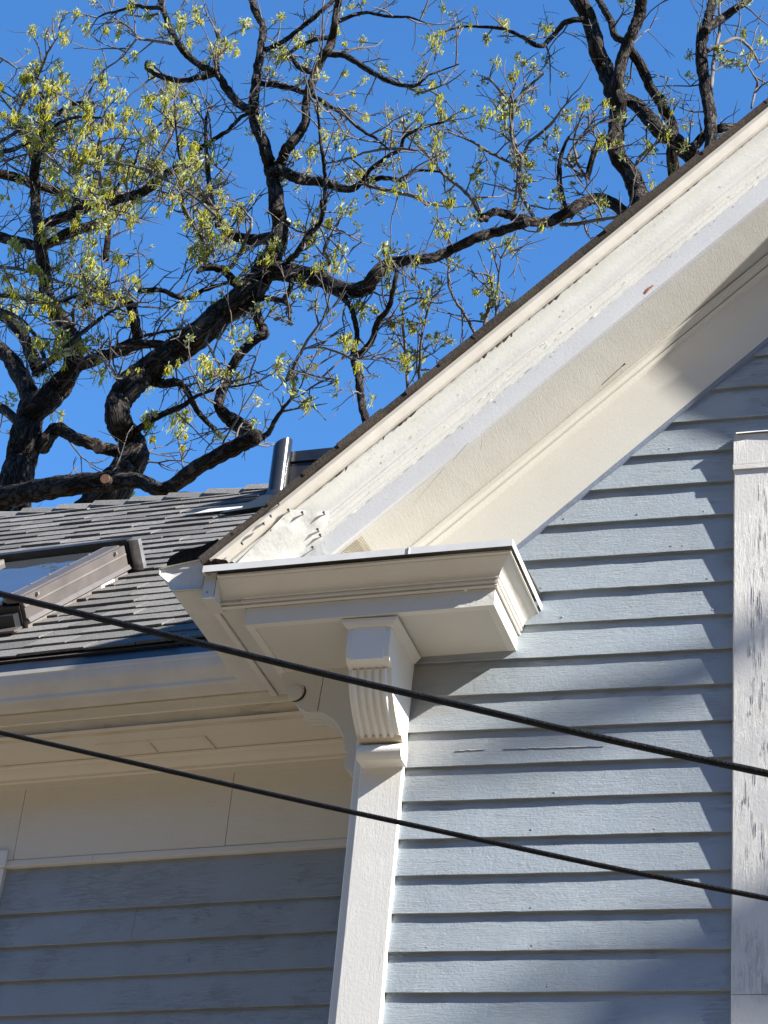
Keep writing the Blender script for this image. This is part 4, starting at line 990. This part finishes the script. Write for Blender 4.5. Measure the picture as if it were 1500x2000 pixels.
# tree, crop, class (T trunk / L limb / S small), [(x, y, width)...] in survey coordinates, depth drift
LIMBS = [
 ('A', 2, 'T', [(85, 1560, 190), (95, 1300, 190), (135, 1150, 188), (160, 1000, 170), (190, 880, 165)], 0),
 ('A', 2, 'L', [(190, 900, 160), (300, 820, 150), (400, 700, 120), (435, 580, 108), (415, 470, 105), (350, 360, 90), (290, 270, 84), (265, 150, 80), (245, 0, 76), (225, -180, 66), (205, -330, 62), (205, -500, 56), (225, -640, 50), (245, -800, 42), (250, -930, 34)], -.3),
 ('A', 2, 'L', [(195, 860, 120), (130, 720, 105), (60, 600, 92), (-60, 500, 84)], .5),
 ('A', 2, 'L', [(215, 650, 76), (150, 490, 74), (60, 380, 66), (-60, 300, 60)], .8),
 ('A', 2, 'L', [(455, 640, 66), (530, 620, 68), (600, 590, 70), (700, 555, 62), (850, 515, 52), (980, 525, 44)], -.6),
 ('A', 2, 'L', [(245, 1120, 95), (300, 1040, 80), (350, 1015, 75), (420, 1055, 70), (520, 1095, 74), (640, 1135, 74), (760, 1165, 80), (840, 1195, 80)], -.2),
 ('A', 1, 'L', [(-60, 1370, 60), (120, 1420, 62), (260, 1435, 60), (400, 1365, 60), (560, 1310, 52), (700, 1240, 40), (800, 1170, 26), (860, 1090, 10)], .6),
 ('A', 1, 'L', [(212, 1345, 62), (330, 1290, 62), (460, 1230, 58), (560, 1195, 55), (700, 1170, 52), (850, 1120, 52), (950, 1030, 46), (1080, 960, 36), (1190, 860, 28), (1330, 770, 24), (1410, 690, 22), (1490, 640, 20)], -.8),
 ('A', 1, 'L', [(-60, 1010, 60), (80, 1035, 56), (200, 1085, 56), (330, 1115, 50), (450, 1185, 46), (600, 1215, 40)], .4),
 ('A', 1, 'S', [(-20, 845, 22), (150, 745, 20), (350, 650, 20), (430, 610, 30), (560, 600, 16)], -1.0),
 ('A', 1, 'S', [(-20, 895, 34), (120, 860, 26), (300, 750, 22), (430, 690, 18), (600, 690, 12)], -1.2),
 ('A', 1, 'S', [(-20, 640, 14), (160, 800, 14), (300, 930, 14), (480, 1080, 14), (620, 1200, 16)], -1.3),
 ('A', 1, 'S', [(-10, 950, 14), (300, 880, 12), (520, 960, 12), (760, 970, 12), (960, 1050, 14), (1120, 1140, 14), (1260, 1260, 20)], -1.4),
 ('A', 1, 'S', [(165, 560, 18), (230, 430, 16), (280, 310, 13), (345, 205, 6)], -.5),
 ('A', 1, 'S', [(480, 1240, 24), (590, 1120, 20), (575, 960, 18), (580, 830, 16), (640, 700, 10)], -.9),
 ('A', 1, 'S', [(620, 1520, 40), (632, 1350, 36), (625, 1200, 26), (690, 1090, 20), (780, 980, 18), (830, 850, 14), (960, 700, 8)], .2),
 ('A', 1, 'S', [(860, 1010, 18), (940, 900, 20), (1000, 800, 16), (960, 640, 10), (950, 520, 6)], .1),
 ('A', 1, 'S', [(0, 560, 12), (100, 660, 14), (180, 560, 18), (290, 540, 14)], .0),
 ('A', 1, 'S', [(-10, 330, 16), (40, 360, 14), (100, 400, 10)], .0),
 ('A', 2, 'S', [(200, 690, 40), (330, 595, 36), (440, 485, 32), (570, 380, 22), (700, 300, 14)], -1.5),
 ('A', 2, 'S', [(590, 585, 26), (720, 510, 22), (900, 455, 18), (1060, 430, 12)], -1.0),
 ('A', 2, 'S', [(385, 535, 22), (470, 545, 22), (580, 590, 20), (640, 650, 12), (720, 720, 8)], -1.2),
 ('A', 2, 'S', [(0, 320, 30), (90, 350, 22), (170, 420, 22), (230, 520, 24), (260, 600, 26)], -.9),
 ('A', 2, 'S', [(440, 470, 22), (430, 330, 18), (470, 230, 14), (560, 120, 10)], -1.1),
 ('A', 2, 'S', [(0, 230, 26), (90, 240, 24), (200, 260, 24), (320, 280, 20), (480, 220, 14), (620, 170, 10)], -.7),
 ('A', 2, 'S', [(-20, 60, 22), (180, 90, 20), (350, 150, 16), (520, 210, 14), (640, 300, 14), (820, 270, 10)], -1.3),
 ('A', 2, 'S', [(150, 1000, 40), (20, 900, 60), (-60, 870, 66)], .6),
 # middle tree, leaning
 ('B', 2, 'T', [(480, 1600, 260), (600, 1450, 235), (690, 1330, 200), (762, 1220, 172), (795, 1150, 155), (742, 1040, 152), (690, 950, 150), (696, 860, 150), (760, 760, 152), (880, 655, 160), (1000, 580, 158), (1150, 470, 158), (1300, 345, 156), (1420, 240, 152), (1500, 165, 150)], 0),
 ('B', 4, 'L', [(420, 500, 150), (500, 390, 142), (558, 275, 118), (590, 180, 100), (588, 80, 92), (562, 0, 90), (412, -1200 + 1100, 0)][:6], .1),
 ('B', 3, 'L', [(424, 1250, 92), (412, 1100, 90), (395, 1000, 88), (375, 940, 78), (340, 830, 70), (292, 720, 64), (290, 600, 60), (300, 480, 54), (312, 380, 50), (330, 280, 46), (340, 150, 45), (302, 80, 42), (270, -20, 38), (240, -120, 30)], .4),
 ('B', 3, 'L', [(405, 1030, 70), (440, 970, 62), (475, 880, 60), (540, 800, 58), (588, 720, 50), (592, 600, 48), (630, 480, 52), (680, 350, 52), (730, 280, 52), (752, 180, 44), (770, 80, 42), (785, -20, 38), (800, -160, 30)], -.4),
 ('B', 3, 'L', [(290, 650, 52), (200, 610, 50), (130, 520, 46), (70, 440, 40), (-10, 450, 36), (-130, 470, 30), (-250, 450, 28), (-340, 400, 24), (-335, 362, 20)], .3),
 ('B', 3, 'S', [(75, 440, 36), (72, 330, 32), (112, 280, 30), (80, 220, 28), (62, 170, 20)], .2),
 ('B', 1, 'L', [(1250, 420, 40), (1150, 370, 40), (1070, 290, 40), (1010, 200, 40), (980, 120, 36), (940, 0, 32), (920, -100, 24)], .6),
 ('B', 1, 'S', [(1010, 255, 22), (880, 235, 18), (810, 222, 16), (755, 155, 12), (665, 122, 6)], .6),
 ('B', 1, 'S', [(800, 228, 12), (720, 330, 10), (610, 412, 4)], .6),
 ('B', 1, 'S', [(945, 45, 28), (860, 45, 24), (795, 35, 22), (680, 68, 16), (610, 82, 12), (560, 120, 6)], .6),
 ('B', 1, 'S', [(930, 80, 16), (830, 95, 14), (740, 85, 6)], .6),
 ('B', 3, 'S', [(590, 545, 36), (480, 510, 34), (335, 490, 34)], .2),
 ('B', 3, 'S', [(725, 220, 28), (620, 240, 26), (505, 305, 20)], -.4),
 ('B', 3, 'S', [(645, 425, 34), (560, 400, 32), (505, 330, 30), (440, 270, 28), (370, 285, 30)], .0),
 ('B', 3, 'S', [(350, 290, 30), (420, 265, 30), (520, 200, 28), (620, 120, 26), (740, 15, 24), (840, -90, 18)], -.2),
 ('B', 3, 'S', [(768, 130, 28), (900, 80, 24), (965, 75, 20), (1080, 95, 18), (1200, 102, 14), (1290, 132, 7)], -.5),
 ('B', 3, 'L', [(725, 318, 38), (830, 330, 36), (930, 392, 34), (1030, 450, 32), (1110, 487, 28), (1230, 502, 18), (1320, 440, 13), (1490, 373, 6)], -.6),
 ('B', 3, 'S', [(1150, 490, 22), (1260, 540, 16), (1330, 522, 12), (1420, 490, 6)], -.6),
 ('B', 3, 'S', [(635, 560, 28), (740, 625, 26), (840, 690, 24), (930, 770, 20), (1015, 820, 16), (1085, 885, 10)], -.7),
 ('B', 3, 'L', [(430, 990, 60), (500, 1025, 60), (560, 1050, 58), (690, 1072, 52), (840, 1110, 44), (920, 1072, 34), (1050, 1040, 28), (1150, 1055, 24), (1250, 1000, 18), (1390, 1010, 12)], -.3),
 ('B', 3, 'S', [(940, 1085, 26), (1100, 1122, 26), (1250, 1158, 24), (1302, 1205, 20)], -.6),
 ('B', 3, 'S', [(925, 1062, 30), (985, 980, 26), (1080, 910, 24), (1150, 870, 24), (1172, 800, 22), (1285, 745, 18), (1400, 715, 12)], -.7),
 ('B', 3, 'S', [(700, 960, 10), (830, 930, 12), (960, 890, 14), (1090, 870, 20), (1250, 880, 10)], -.7),
 ('B', 3, 'S', [(530, 1500, 36), (600, 1385, 32), (680, 1290, 30), (705, 1150, 26), (702, 1000, 22), (682, 850, 20), (666, 700, 16), (660, 590, 10)], -.8),
 ('B', 4, 'L', [(500, 410, 110), (560, 385, 112), (640, 390, 106), (740, 412, 98), (860, 450, 92), (960, 500, 90), (1080, 490, 90), (1160, 400, 80), (1250, 340, 68), (1400, 320, 62), (1500, 308, 60), (1620, 250, 54), (1760, 190, 58), (1900, 145, 52), (2040, 110, 48)], -.5),
 ('B', 4, 'L', [(425, 600, 70), (400, 550, 60), (300, 425, 48), (250, 378, 44), (145, 372, 36), (100, 400, 16)], -.4),
 ('B', 4, 'L', [(420, 570, 70), (470, 680, 60), (500, 760, 52), (450, 792, 50), (350, 880, 54), (290, 1000, 55), (250, 1100, 58), (232, 1180, 62), (300, 1262, 82), (400, 1330, 95), (440, 1385, 95)], -.4),
 ('B', 4, 'S', [(410, 590, 40), (480, 550, 38), (600, 562, 32), (650, 602, 20), (640, 680, 12)], -.6),
 ('B', 4, 'S', [(615, 555, 34), (652, 480, 30), (650, 380, 30), (640, 320, 28), (690, 290, 28), (750, 200, 26), (830, 90, 24), (835, -20, 22)], -.7),
 ('B', 2, 'L', [(-60, 1425, 140), (0, 1418, 140), (200, 1380, 132), (400, 1342, 128), (600, 1325, 120), (800, 1318, 92), (930, 1360, 88), (1020, 1345, 90), (1150, 1245, 92), (1300, 1160, 95), (1440, 1085, 95), (1500, 1060, 88)], -1.2),
 ('B', 4, 'S', [(440, 1390, 40), (520, 1340, 34), (560, 1262, 26), (620, 1180, 22), (662, 1140, 10)], -.9),
 ('B', 4, 'L', [(935, 525, 30), (1000, 590, 34), (1030, 680, 30), (1042, 780, 30), (1022, 900, 40), (1050, 1000, 44), (1062, 1100, 46), (1080, 1220, 46), (1120, 1310, 46)], -.7),
 ('B', 4, 'S', [(1030, 905, 40), (1120, 812, 36), (1160, 690, 34), (1230, 600, 32), (1258, 480, 28), (1275, 380, 26)], -.7),
 ('B', 2, 'S', [(745, 1090, 44), (830, 1000, 42), (950, 930, 38), (1065, 880, 34), (1200, 800, 20), (1500, 740, 10)], -.6),
 ('B', 2, 'S', [(880, 735, 56), (960, 748, 56), (1040, 742, 50), (1100, 800, 40), (1150, 900, 34), (1230, 990, 30), (1290, 1060, 26)], .2),
 ('B', 2, 'L', [(770, 290, 60), (790, 380, 64), (805, 490, 56)], .7),
 ('B', 2, 'S', [(500, 285, 40), (600, 235, 40), (700, 250, 50), (770, 290, 60)], .7),
 ('B', 2, 'S', [(810, 205, 30), (940, 200, 30), (1040, 240, 30), (1100, 250, 28), (1220, 190, 24), (1400, 140, 18)], .3),
 ('B', 2, 'S', [(1200, 480, 14), (1260, 600, 16), (1310, 700, 16), (1290, 760, 14)], -.8),
 ('B', 1, 'S', [(1275, 1330, 34), (1230, 1110, 32), (1212, 900, 28), (1205, 720, 20), (1225, 620, 10)], .2),
 ('B', 1, 'S', [(1340, 1390, 40), (1250, 1230, 26), (1120, 1050, 20), (1050, 900, 16), (1030, 700, 10)], -.3),
 ('B', 1, 'S', [(1200, 1560, 24), (1200, 1420, 24), (1110, 1290, 26), (1070, 1180, 24), (1080, 1060, 12)], -.5),
 ('B', 4, 'L', [(560, 190, 60), (450, 205, 66), (350, 190, 62), (290, 150, 56), (200, 40, 36), (120, -60, 24)], .8),
 ('B', 4, 'S', [(160, 330, 22), (145, 250, 24), (120, 160, 24), (60, 80, 22), (20, 0, 16), (-20, -60, 10)], -.4),
 ('B', 4, 'S', [(300, 370, 24), (350, 290, 20), (400, 180, 20), (425, 100, 16), (380, 30, 12)], -.6),
 ('B', 4, 'S', [(640, 1000, 24), (700, 890, 20), (760, 780, 16), (900, 600, 8)], -.9),
 ('B', 4, 'S', [(650, 960, 10), (780, 1000, 12), (900, 1020, 10)], -.9),
 ('B', 4, 'S', [(870, 420, 24), (880, 330, 22), (850, 260, 22), (890, 180, 18), (940, 90, 12)], -.3),
 ('B', 4, 'S', [(740, 840, 12), (860, 840, 14), (1010, 900, 16)], -.8),
 # right tree
 ('G', 5, 'T', [(990, 1060, 110), (950, 960, 100), (925, 900, 92), (890, 800, 82), (822, 700, 76), (815, 600, 72), (822, 470, 76), (792, 380, 78), (742, 260, 78), (712, 150, 72), (682, 60, 72), (630, -30, 70), (590, -160, 60)], 0),
 ('G', 5, 'L', [(815, 400, 50), (828, 340, 52), (842, 270, 54), (880, 170, 52), (918, 80, 54), (930, -20, 50), (930, -140, 44)], -.2),
 ('G', 5, 'L', [(875, 190, 34), (812, 165, 32), (790, 90, 32), (760, 40, 30), (725, -20, 28)], .2),
 ('G', 5, 'L', [(835, 430, 46), (920, 482, 62), (1000, 580, 68), (1090, 640, 74), (1160, 715, 84), (1230, 800, 90)], .3),
 ('G', 5, 'L', [(875, 220, 42), (930, 300, 46), (970, 390, 46), (1030, 480, 50), (1072, 580, 50), (1070, 680, 56), (1080, 800, 62)], .5),
 ('G', 5, 'S', [(668, 88, 28), (590, 100, 26), (530, 160, 24), (472, 210, 22), (380, 160, 18), (290, 128, 16), (130, 120, 12), (15, 152, 7)], -.3),
 ('G', 5, 'S', [(790, 630, 24), (740, 620, 14), (700, 720, 18), (680, 800, 14)], -.2),
 ('G', 5, 'L', [(1235, 700, 56), (1243, 620, 54), (1240, 520, 56), (1220, 400, 55), (1202, 280, 52), (1200, 180, 50), (1230, 100, 46), (1248, 0, 40), (1250, -120, 34)], .6),
 ('G', 5, 'L', [(1215, 140, 38), (1280, 92, 36), (1350, 42, 34), (1430, -20, 30), (1500, -90, 22)], .6),
 ('G', 5, 'S', [(1225, 230, 20), (1290, 200, 18), (1360, 172, 16), (1422, 220, 14), (1462, 292, 8)], .5),
 ('G', 5, 'S', [(1245, 400, 16), (1252, 300, 18), (1265, 220, 16), (1282, 130, 14), (1280, 10, 10)], .4),
 ('G', 5, 'L', [(1150, 690, 46), (1200, 622, 44), (1270, 582, 42), (1345, 575, 40), (1430, 600, 36)], .4),
 ('G', 5, 'S', [(1425, 490, 10), (1440, 420, 12), (1452, 370, 12), (1410, 300, 5)], .2),
 ('G', 5, 'S', [(380, 850, 20), (380, 720, 20), (350, 610, 18), (350, 490, 18), (385, 430, 16), (440, 372, 12), (490, 335, 7)], -.3),
 ('G', 5, 'S', [(352, 495, 14), (300, 420, 12), (245, 355, 8)], -.3),
 ('G', 5, 'S', [(380, 750, 12), (270, 700, 14), (170, 640, 12), (60, 595, 8)], -.3),
 ('G', 5, 'S', [(390, 715, 14), (430, 640, 16), (520, 560, 14), (590, 470, 8)], -.3),
 ('G', 5, 'S', [(690, 810, 14), (720, 700, 14), (790, 590, 10)], -.3),
 ('G', 5, 'S', [(660, 800, 12), (600, 720, 12), (640, 640, 12), (700, 560, 8)], -.3),
 ('G', 5, 'S', [(890, 760, 14), (940, 690, 14), (1010, 640, 8)], -.1),
 ('G', 6, 'L', [(1480, 640, 60), (1420, 590, 60), (1320, 522, 62), (1220, 520, 60), (1120, 585, 60), (1000, 640, 52), (880, 625, 48), (800, 600, 44), (720, 585, 42), (650, 620, 42)], -.4),
 ('G', 6, 'S', [(650, 612, 22), (590, 500, 20), (500, 420, 18), (430, 360, 17), (360, 270, 16), (262, 185, 10)], -.4),
 ('G', 6, 'S', [(930, 605, 22), (870, 500, 22), (850, 420, 22), (858, 350, 20), (872, 300, 18), (820, 220, 18), (820, 100, 14), (830, 30, 10)], -.4),
 ('G', 6, 'S', [(825, 600, 18), (835, 500, 18), (850, 430, 14)], -.4),
 ('G', 6, 'S', [(1110, 590, 34), (1082, 490, 30), (1070, 380, 28), (1080, 280, 22), (1120, 180, 14)], -.4),
 ('G', 6, 'S', [(1080, 652, 20), (1200, 640, 22), (1300, 622, 20), (1400, 610, 20)], -.6),
 ('G', 6, 'S', [(1230, 410, 14), (1170, 330, 16), (1150, 200, 14), (1180, 90, 8)], -.5),
 ('G', 6, 'S', [(660, 1240, 22), (690, 1120, 20), (715, 990, 16), (690, 920, 14), (620, 910, 8)], -.6),
 ('G', 6, 'S', [(620, 1230, 16), (560, 1120, 16), (500, 1030, 14), (478, 940, 12), (485, 850, 8)], -.6),
 ('G', 6, 'S', [(725, 1230, 14), (730, 1160, 14), (735, 1060, 14), (745, 930, 10), (760, 830, 6)], -.6),
 ('G', 6, 'S', [(270, 1620, 16), (250, 1330, 16), (235, 1160, 14), (250, 1060, 10), (330, 1040, 8)], -.7),
 ('G', 6, 'S', [(320, 1560, 16), (330, 1320, 16), (350, 1180, 14), (390, 1050, 10)], -.7),
]
TREES = {
 'A': (14.2, 'gnarled oak at the far left with thick forked trunk and many yellow catkins'),
 'B': (13.4, 'leaning oak with curved trunk rising just behind the skylight roof'),
 'G': (14.0, 'dark limbed oak rising behind the upper edge of the gable')}
def smooth_poly(P, sub):
    out = []
    for i in range(len(P) - 1):
        p0 = P[max(0, i - 1)]; p1 = P[i]; p2 = P[i + 1]; p3 = P[min(len(P) - 1, i + 2)]
        for k in range(sub):
            u_ = k / sub; q = []
            for a, b, c, d in zip(p0, p1, p2, p3):
                q.append(0.5 * (2 * b + (c - a) * u_ + (2 * a - 5 * b + 4 * c - d) * u_ ** 2 + (3 * b - a - 3 * c + d) * u_ ** 3))
            out.append(tuple(q))
    out.append(P[-1]); return out
random.seed(11)
tree_objs = {}; TW = {}; FOL = {}
for k, (Y, lab) in TREES.items():
    base = at(30, 1000, Y) if k == 'A' else at(200, 985, Y) if k == 'B' else at(1253, 402, Y)
    tree_objs[k] = thing('oak_tree', lab, 'tree', (base.x, base.y, 0), 'oak trees behind the house'); TW[k] = MB(); FOL[k] = MB()
def rdir():
    while True:
        v = Vector((random.uniform(-1, 1), random.uniform(-1, 1), random.uniform(-1, 1)))
        if 0.1 < v.length < 1: return v.normalized()
LEAFMI = 0
def cluster(k, p, s, yel):
    """spray of small young leaves, thin catkins hanging below"""
    F = FOL[k]
    s *= random.choice([.5, .65, .8, .9, 1.05, 1.3])
    for _ in range(random.randint(12, 24)):
        d = (rdir() + Vector((0, 0, .5))).normalized(); l = s * random.uniform(.2, .58); wv = d.cross(rdir()).normalized() * l * random.uniform(.16, .30)
        o = p + rdir() * s * random.uniform(.1, .45); n_ = d.cross(wv).normalized() * l * .15
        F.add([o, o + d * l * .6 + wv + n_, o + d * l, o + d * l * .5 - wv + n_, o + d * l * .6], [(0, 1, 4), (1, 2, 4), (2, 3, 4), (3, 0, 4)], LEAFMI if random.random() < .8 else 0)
    if random.random() < yel:
        for _ in range(random.randint(10, 26)):
            o = p + rdir() * s * random.uniform(.1, .6) + Vector((0, 0, -.1 * s)); l = s * random.uniform(.25, .85); wv = rdir(); wv.z = 0
            if wv.length < .1: continue
            wv = wv.normalized() * random.uniform(.0022, .0042); sw_ = Vector((random.uniform(-.4, .4), random.uniform(-.4, .4), -1)).normalized()
            m_ = o + sw_ * l * .5 + rdir() * s * .07; e_ = o + sw_ * l + rdir() * s * .12
            w2 = Vector((-wv.y, wv.x, 0))
            F.add([o - wv, o + wv, m_ + wv * 1.25, m_ - wv * 1.25, e_ + wv * .7, e_ - wv * .7, o - w2, o + w2, m_ + w2 * 1.25, m_ - w2 * 1.25, e_ + w2 * .7, e_ - w2 * .7], [(0, 1, 2, 3), (3, 2, 4, 5), (6, 7, 8, 9), (9, 8, 10, 11)], 1)
def twig(k, p, d, L, r_, lvl, leafp, yel, siz):
    n = max(3, int(L / .09)); pts = [p]; q = p.copy(); dd = d.normalized()
    for i in range(n):
        dd = (dd + rdir() * .30 + Vector((0, 0, .06))).normalized(); q = q + dd * (L / n); pts.append(q.copy())
    TW[k].tube(pts, [r_ * (1 - .75 * i / n) + .0016 for i in range(n + 1)], 4 if lvl else 5, cap=False)
    if lvl < 2:
        for _ in range(random.randint(2, 4) if lvl == 0 else random.randint(0, 2)):
            i = random.randint(1, n - 1); b = (dd * .5 + rdir()).normalized()
            twig(k, pts[i], b, L * random.uniform(.3, .6), r_ * .6, lvl + 1, leafp, yel, siz)
    if random.random() < leafp:
        cluster(k, pts[-1], siz * random.uniform(.7, 1.25), yel)
        if random.random() < .5: cluster(k, pts[-2] + rdir() * siz * .4, siz * random.uniform(.5, .9), yel)
def zone(px, py):
    """twig density, leaf chance, catkin chance"""
    if px < 330 and 140 < py < 560: return 2.4, .19, .85
    if px < 430 and py < 720: return 1.7, .13, .65
    if py > 780 and px < 420: return .5, .12, .4
    if px > 1040: return .8, .15, .3
    if px > 700: return 1.0, .17, .35
    return 1.15, .13, .5
for (k, cr, cls, P, drift) in LIMBS:
    ox, oy, sc_ = CR[cr]
    Q = [(ox + x * sc_, oy + y * sc_, max(2.2, w_ * sc_)) for x, y, w_ in P]
    sub = {'T': 14, 'L': 12, 'S': 5}[cls]
    S = smooth_poly(Q, sub); n = len(S); Y = TREES[k][0]; pts = []; rads = []; sd = random.uniform(0, 90)
    ph = random.uniform(0, 90)
    amp = {'T': 2.2, 'L': 2.4, 'S': 2.0}[cls]
    for i, (x, y, wd) in enumerate(S):
        fi = i * 6 / sub; yy = Y + drift * (i / (n - 1)) + .25 * nz(fi * .11, sd)
        x += amp * nz(fi * .6, ph) * min(1, fi / 4); y += amp * nz(fi * .6, ph + 20) * min(1, fi / 4)
        d = ray(x, y); t_ = yy / d.y; pts.append(CAM + d * t_)
        wob = 1 + (.10 if cls != 'S' else .14) * nz(fi * .9, sd + 3)
        rads.append(max(.004, wd * .5 / FPX * t_ * wob))
    if cls == 'T':       # carry the trunk down to the ground
        b = pts[0]; pts = [Vector((b.x - .25, b.y, -.3)), Vector((b.x - .2, b.y, b.z * .35)), Vector((b.x - .08, b.y, b.z * .7))] + pts; rads = [rads[0] * 1.6, rads[0] * 1.25, rads[0] * 1.1] + rads
    m = MB(axis=True); nside = 28 if cls == 'T' else 18 if cls == 'L' else 8
    m.tube(pts, rads, nside, rough=.20 if cls == 'T' else .16 if cls == 'L' else .10, seed=sd)
    if cls == 'S' and max(rads) < .035:
        nm = 'branch'
    else: nm = 'trunk' if cls == 'T' else 'limb' if cls == 'L' else 'branch'
    link(nm, m, BARK if cls != 'S' or max(rads) > .02 else TWIG, tree_objs[k], 'all')
    # twigs along the limb
    off = 0 if cls != 'T' else 3
    acc = random.uniform(0, 30)
    for i in range(1, n):
        x, y, wd = S[i]; x0_, y0_, _ = S[i - 1]
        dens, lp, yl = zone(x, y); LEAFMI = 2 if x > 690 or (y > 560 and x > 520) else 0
        seg = math.hypot(x - x0_, y - y0_); acc += seg * dens * (.5 if cls == 'T' else .8 if cls == 'L' else 1.25)
        if not (-150 < x < 1650 and -150 < y < 1100): continue
        while acc > 34:
            acc -= 34
            p = pts[i + off]; tn = (pts[i + off] - pts[i + off - 1]).normalized()
            d = (tn * random.uniform(.1, .8) + rdir() * .9 + Vector((0, 0, .25)))
            L = random.uniform(.18, .62) * (1.1 if cls != 'S' else .85)
            twig(k, p + d.normalized() * rads[i + off] * .6, d, L, random.uniform(.0045, .0085), 0, lp, yl, random.uniform(.075, .125))
    if cls == 'S':
        dens, lp, yl = zone(*S[-1][:2])
        tn = (pts[-1] - pts[-2]).normalized()
        for _ in range(2): twig(k, pts[-1], tn + rdir() * .6, random.uniform(.15, .4), .005, 1, lp + .15, yl, .10)
# sawn ends
def sawn(k, x, y, rpx, Y, nrm, mat):
    d = ray(x, y); t_ = Y / d.y; p = CAM + d * t_; r_ = rpx / FPX * t_; nn = Vector(nrm).normalized(); m = MB()
    m.tube([p - nn * r_ * 1.6, p - nn * .001], [r_ * 1.12, r_ * 1.04], 14); link('branch_stub', m, BARK, tree_objs[k], 40)
    m = MB(); m.tube([p - nn * .01, p + nn * .004], [r_, r_ * .97], 14); link('sawn_end', m, mat, tree_objs[k])
sawn('A', 188, 875, 7.5, 13.9, (.1, -1, -.2), CUT); sawn('A', 86, 851, 5, 13.9, (.4, -1, -.2), CUT)
sawn('B', 205, 935, 9.5, 12.5, (.1, -1, -.3), CUT); sawn('B', 565, 431, 6.5, 13.3, (.7, -.7, .3), CUTL); sawn('G', 944, 426, 6, 13.4, (-.8, -.7, -.1), CUT)
for k in TREES:
    link('twigs', TW[k], TWIG, tree_objs[k], 'all', kind='stuff')
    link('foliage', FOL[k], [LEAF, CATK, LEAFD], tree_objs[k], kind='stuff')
    print(k, 'twig faces', len(TW[k].f), 'foliage faces', len(FOL[k].f))
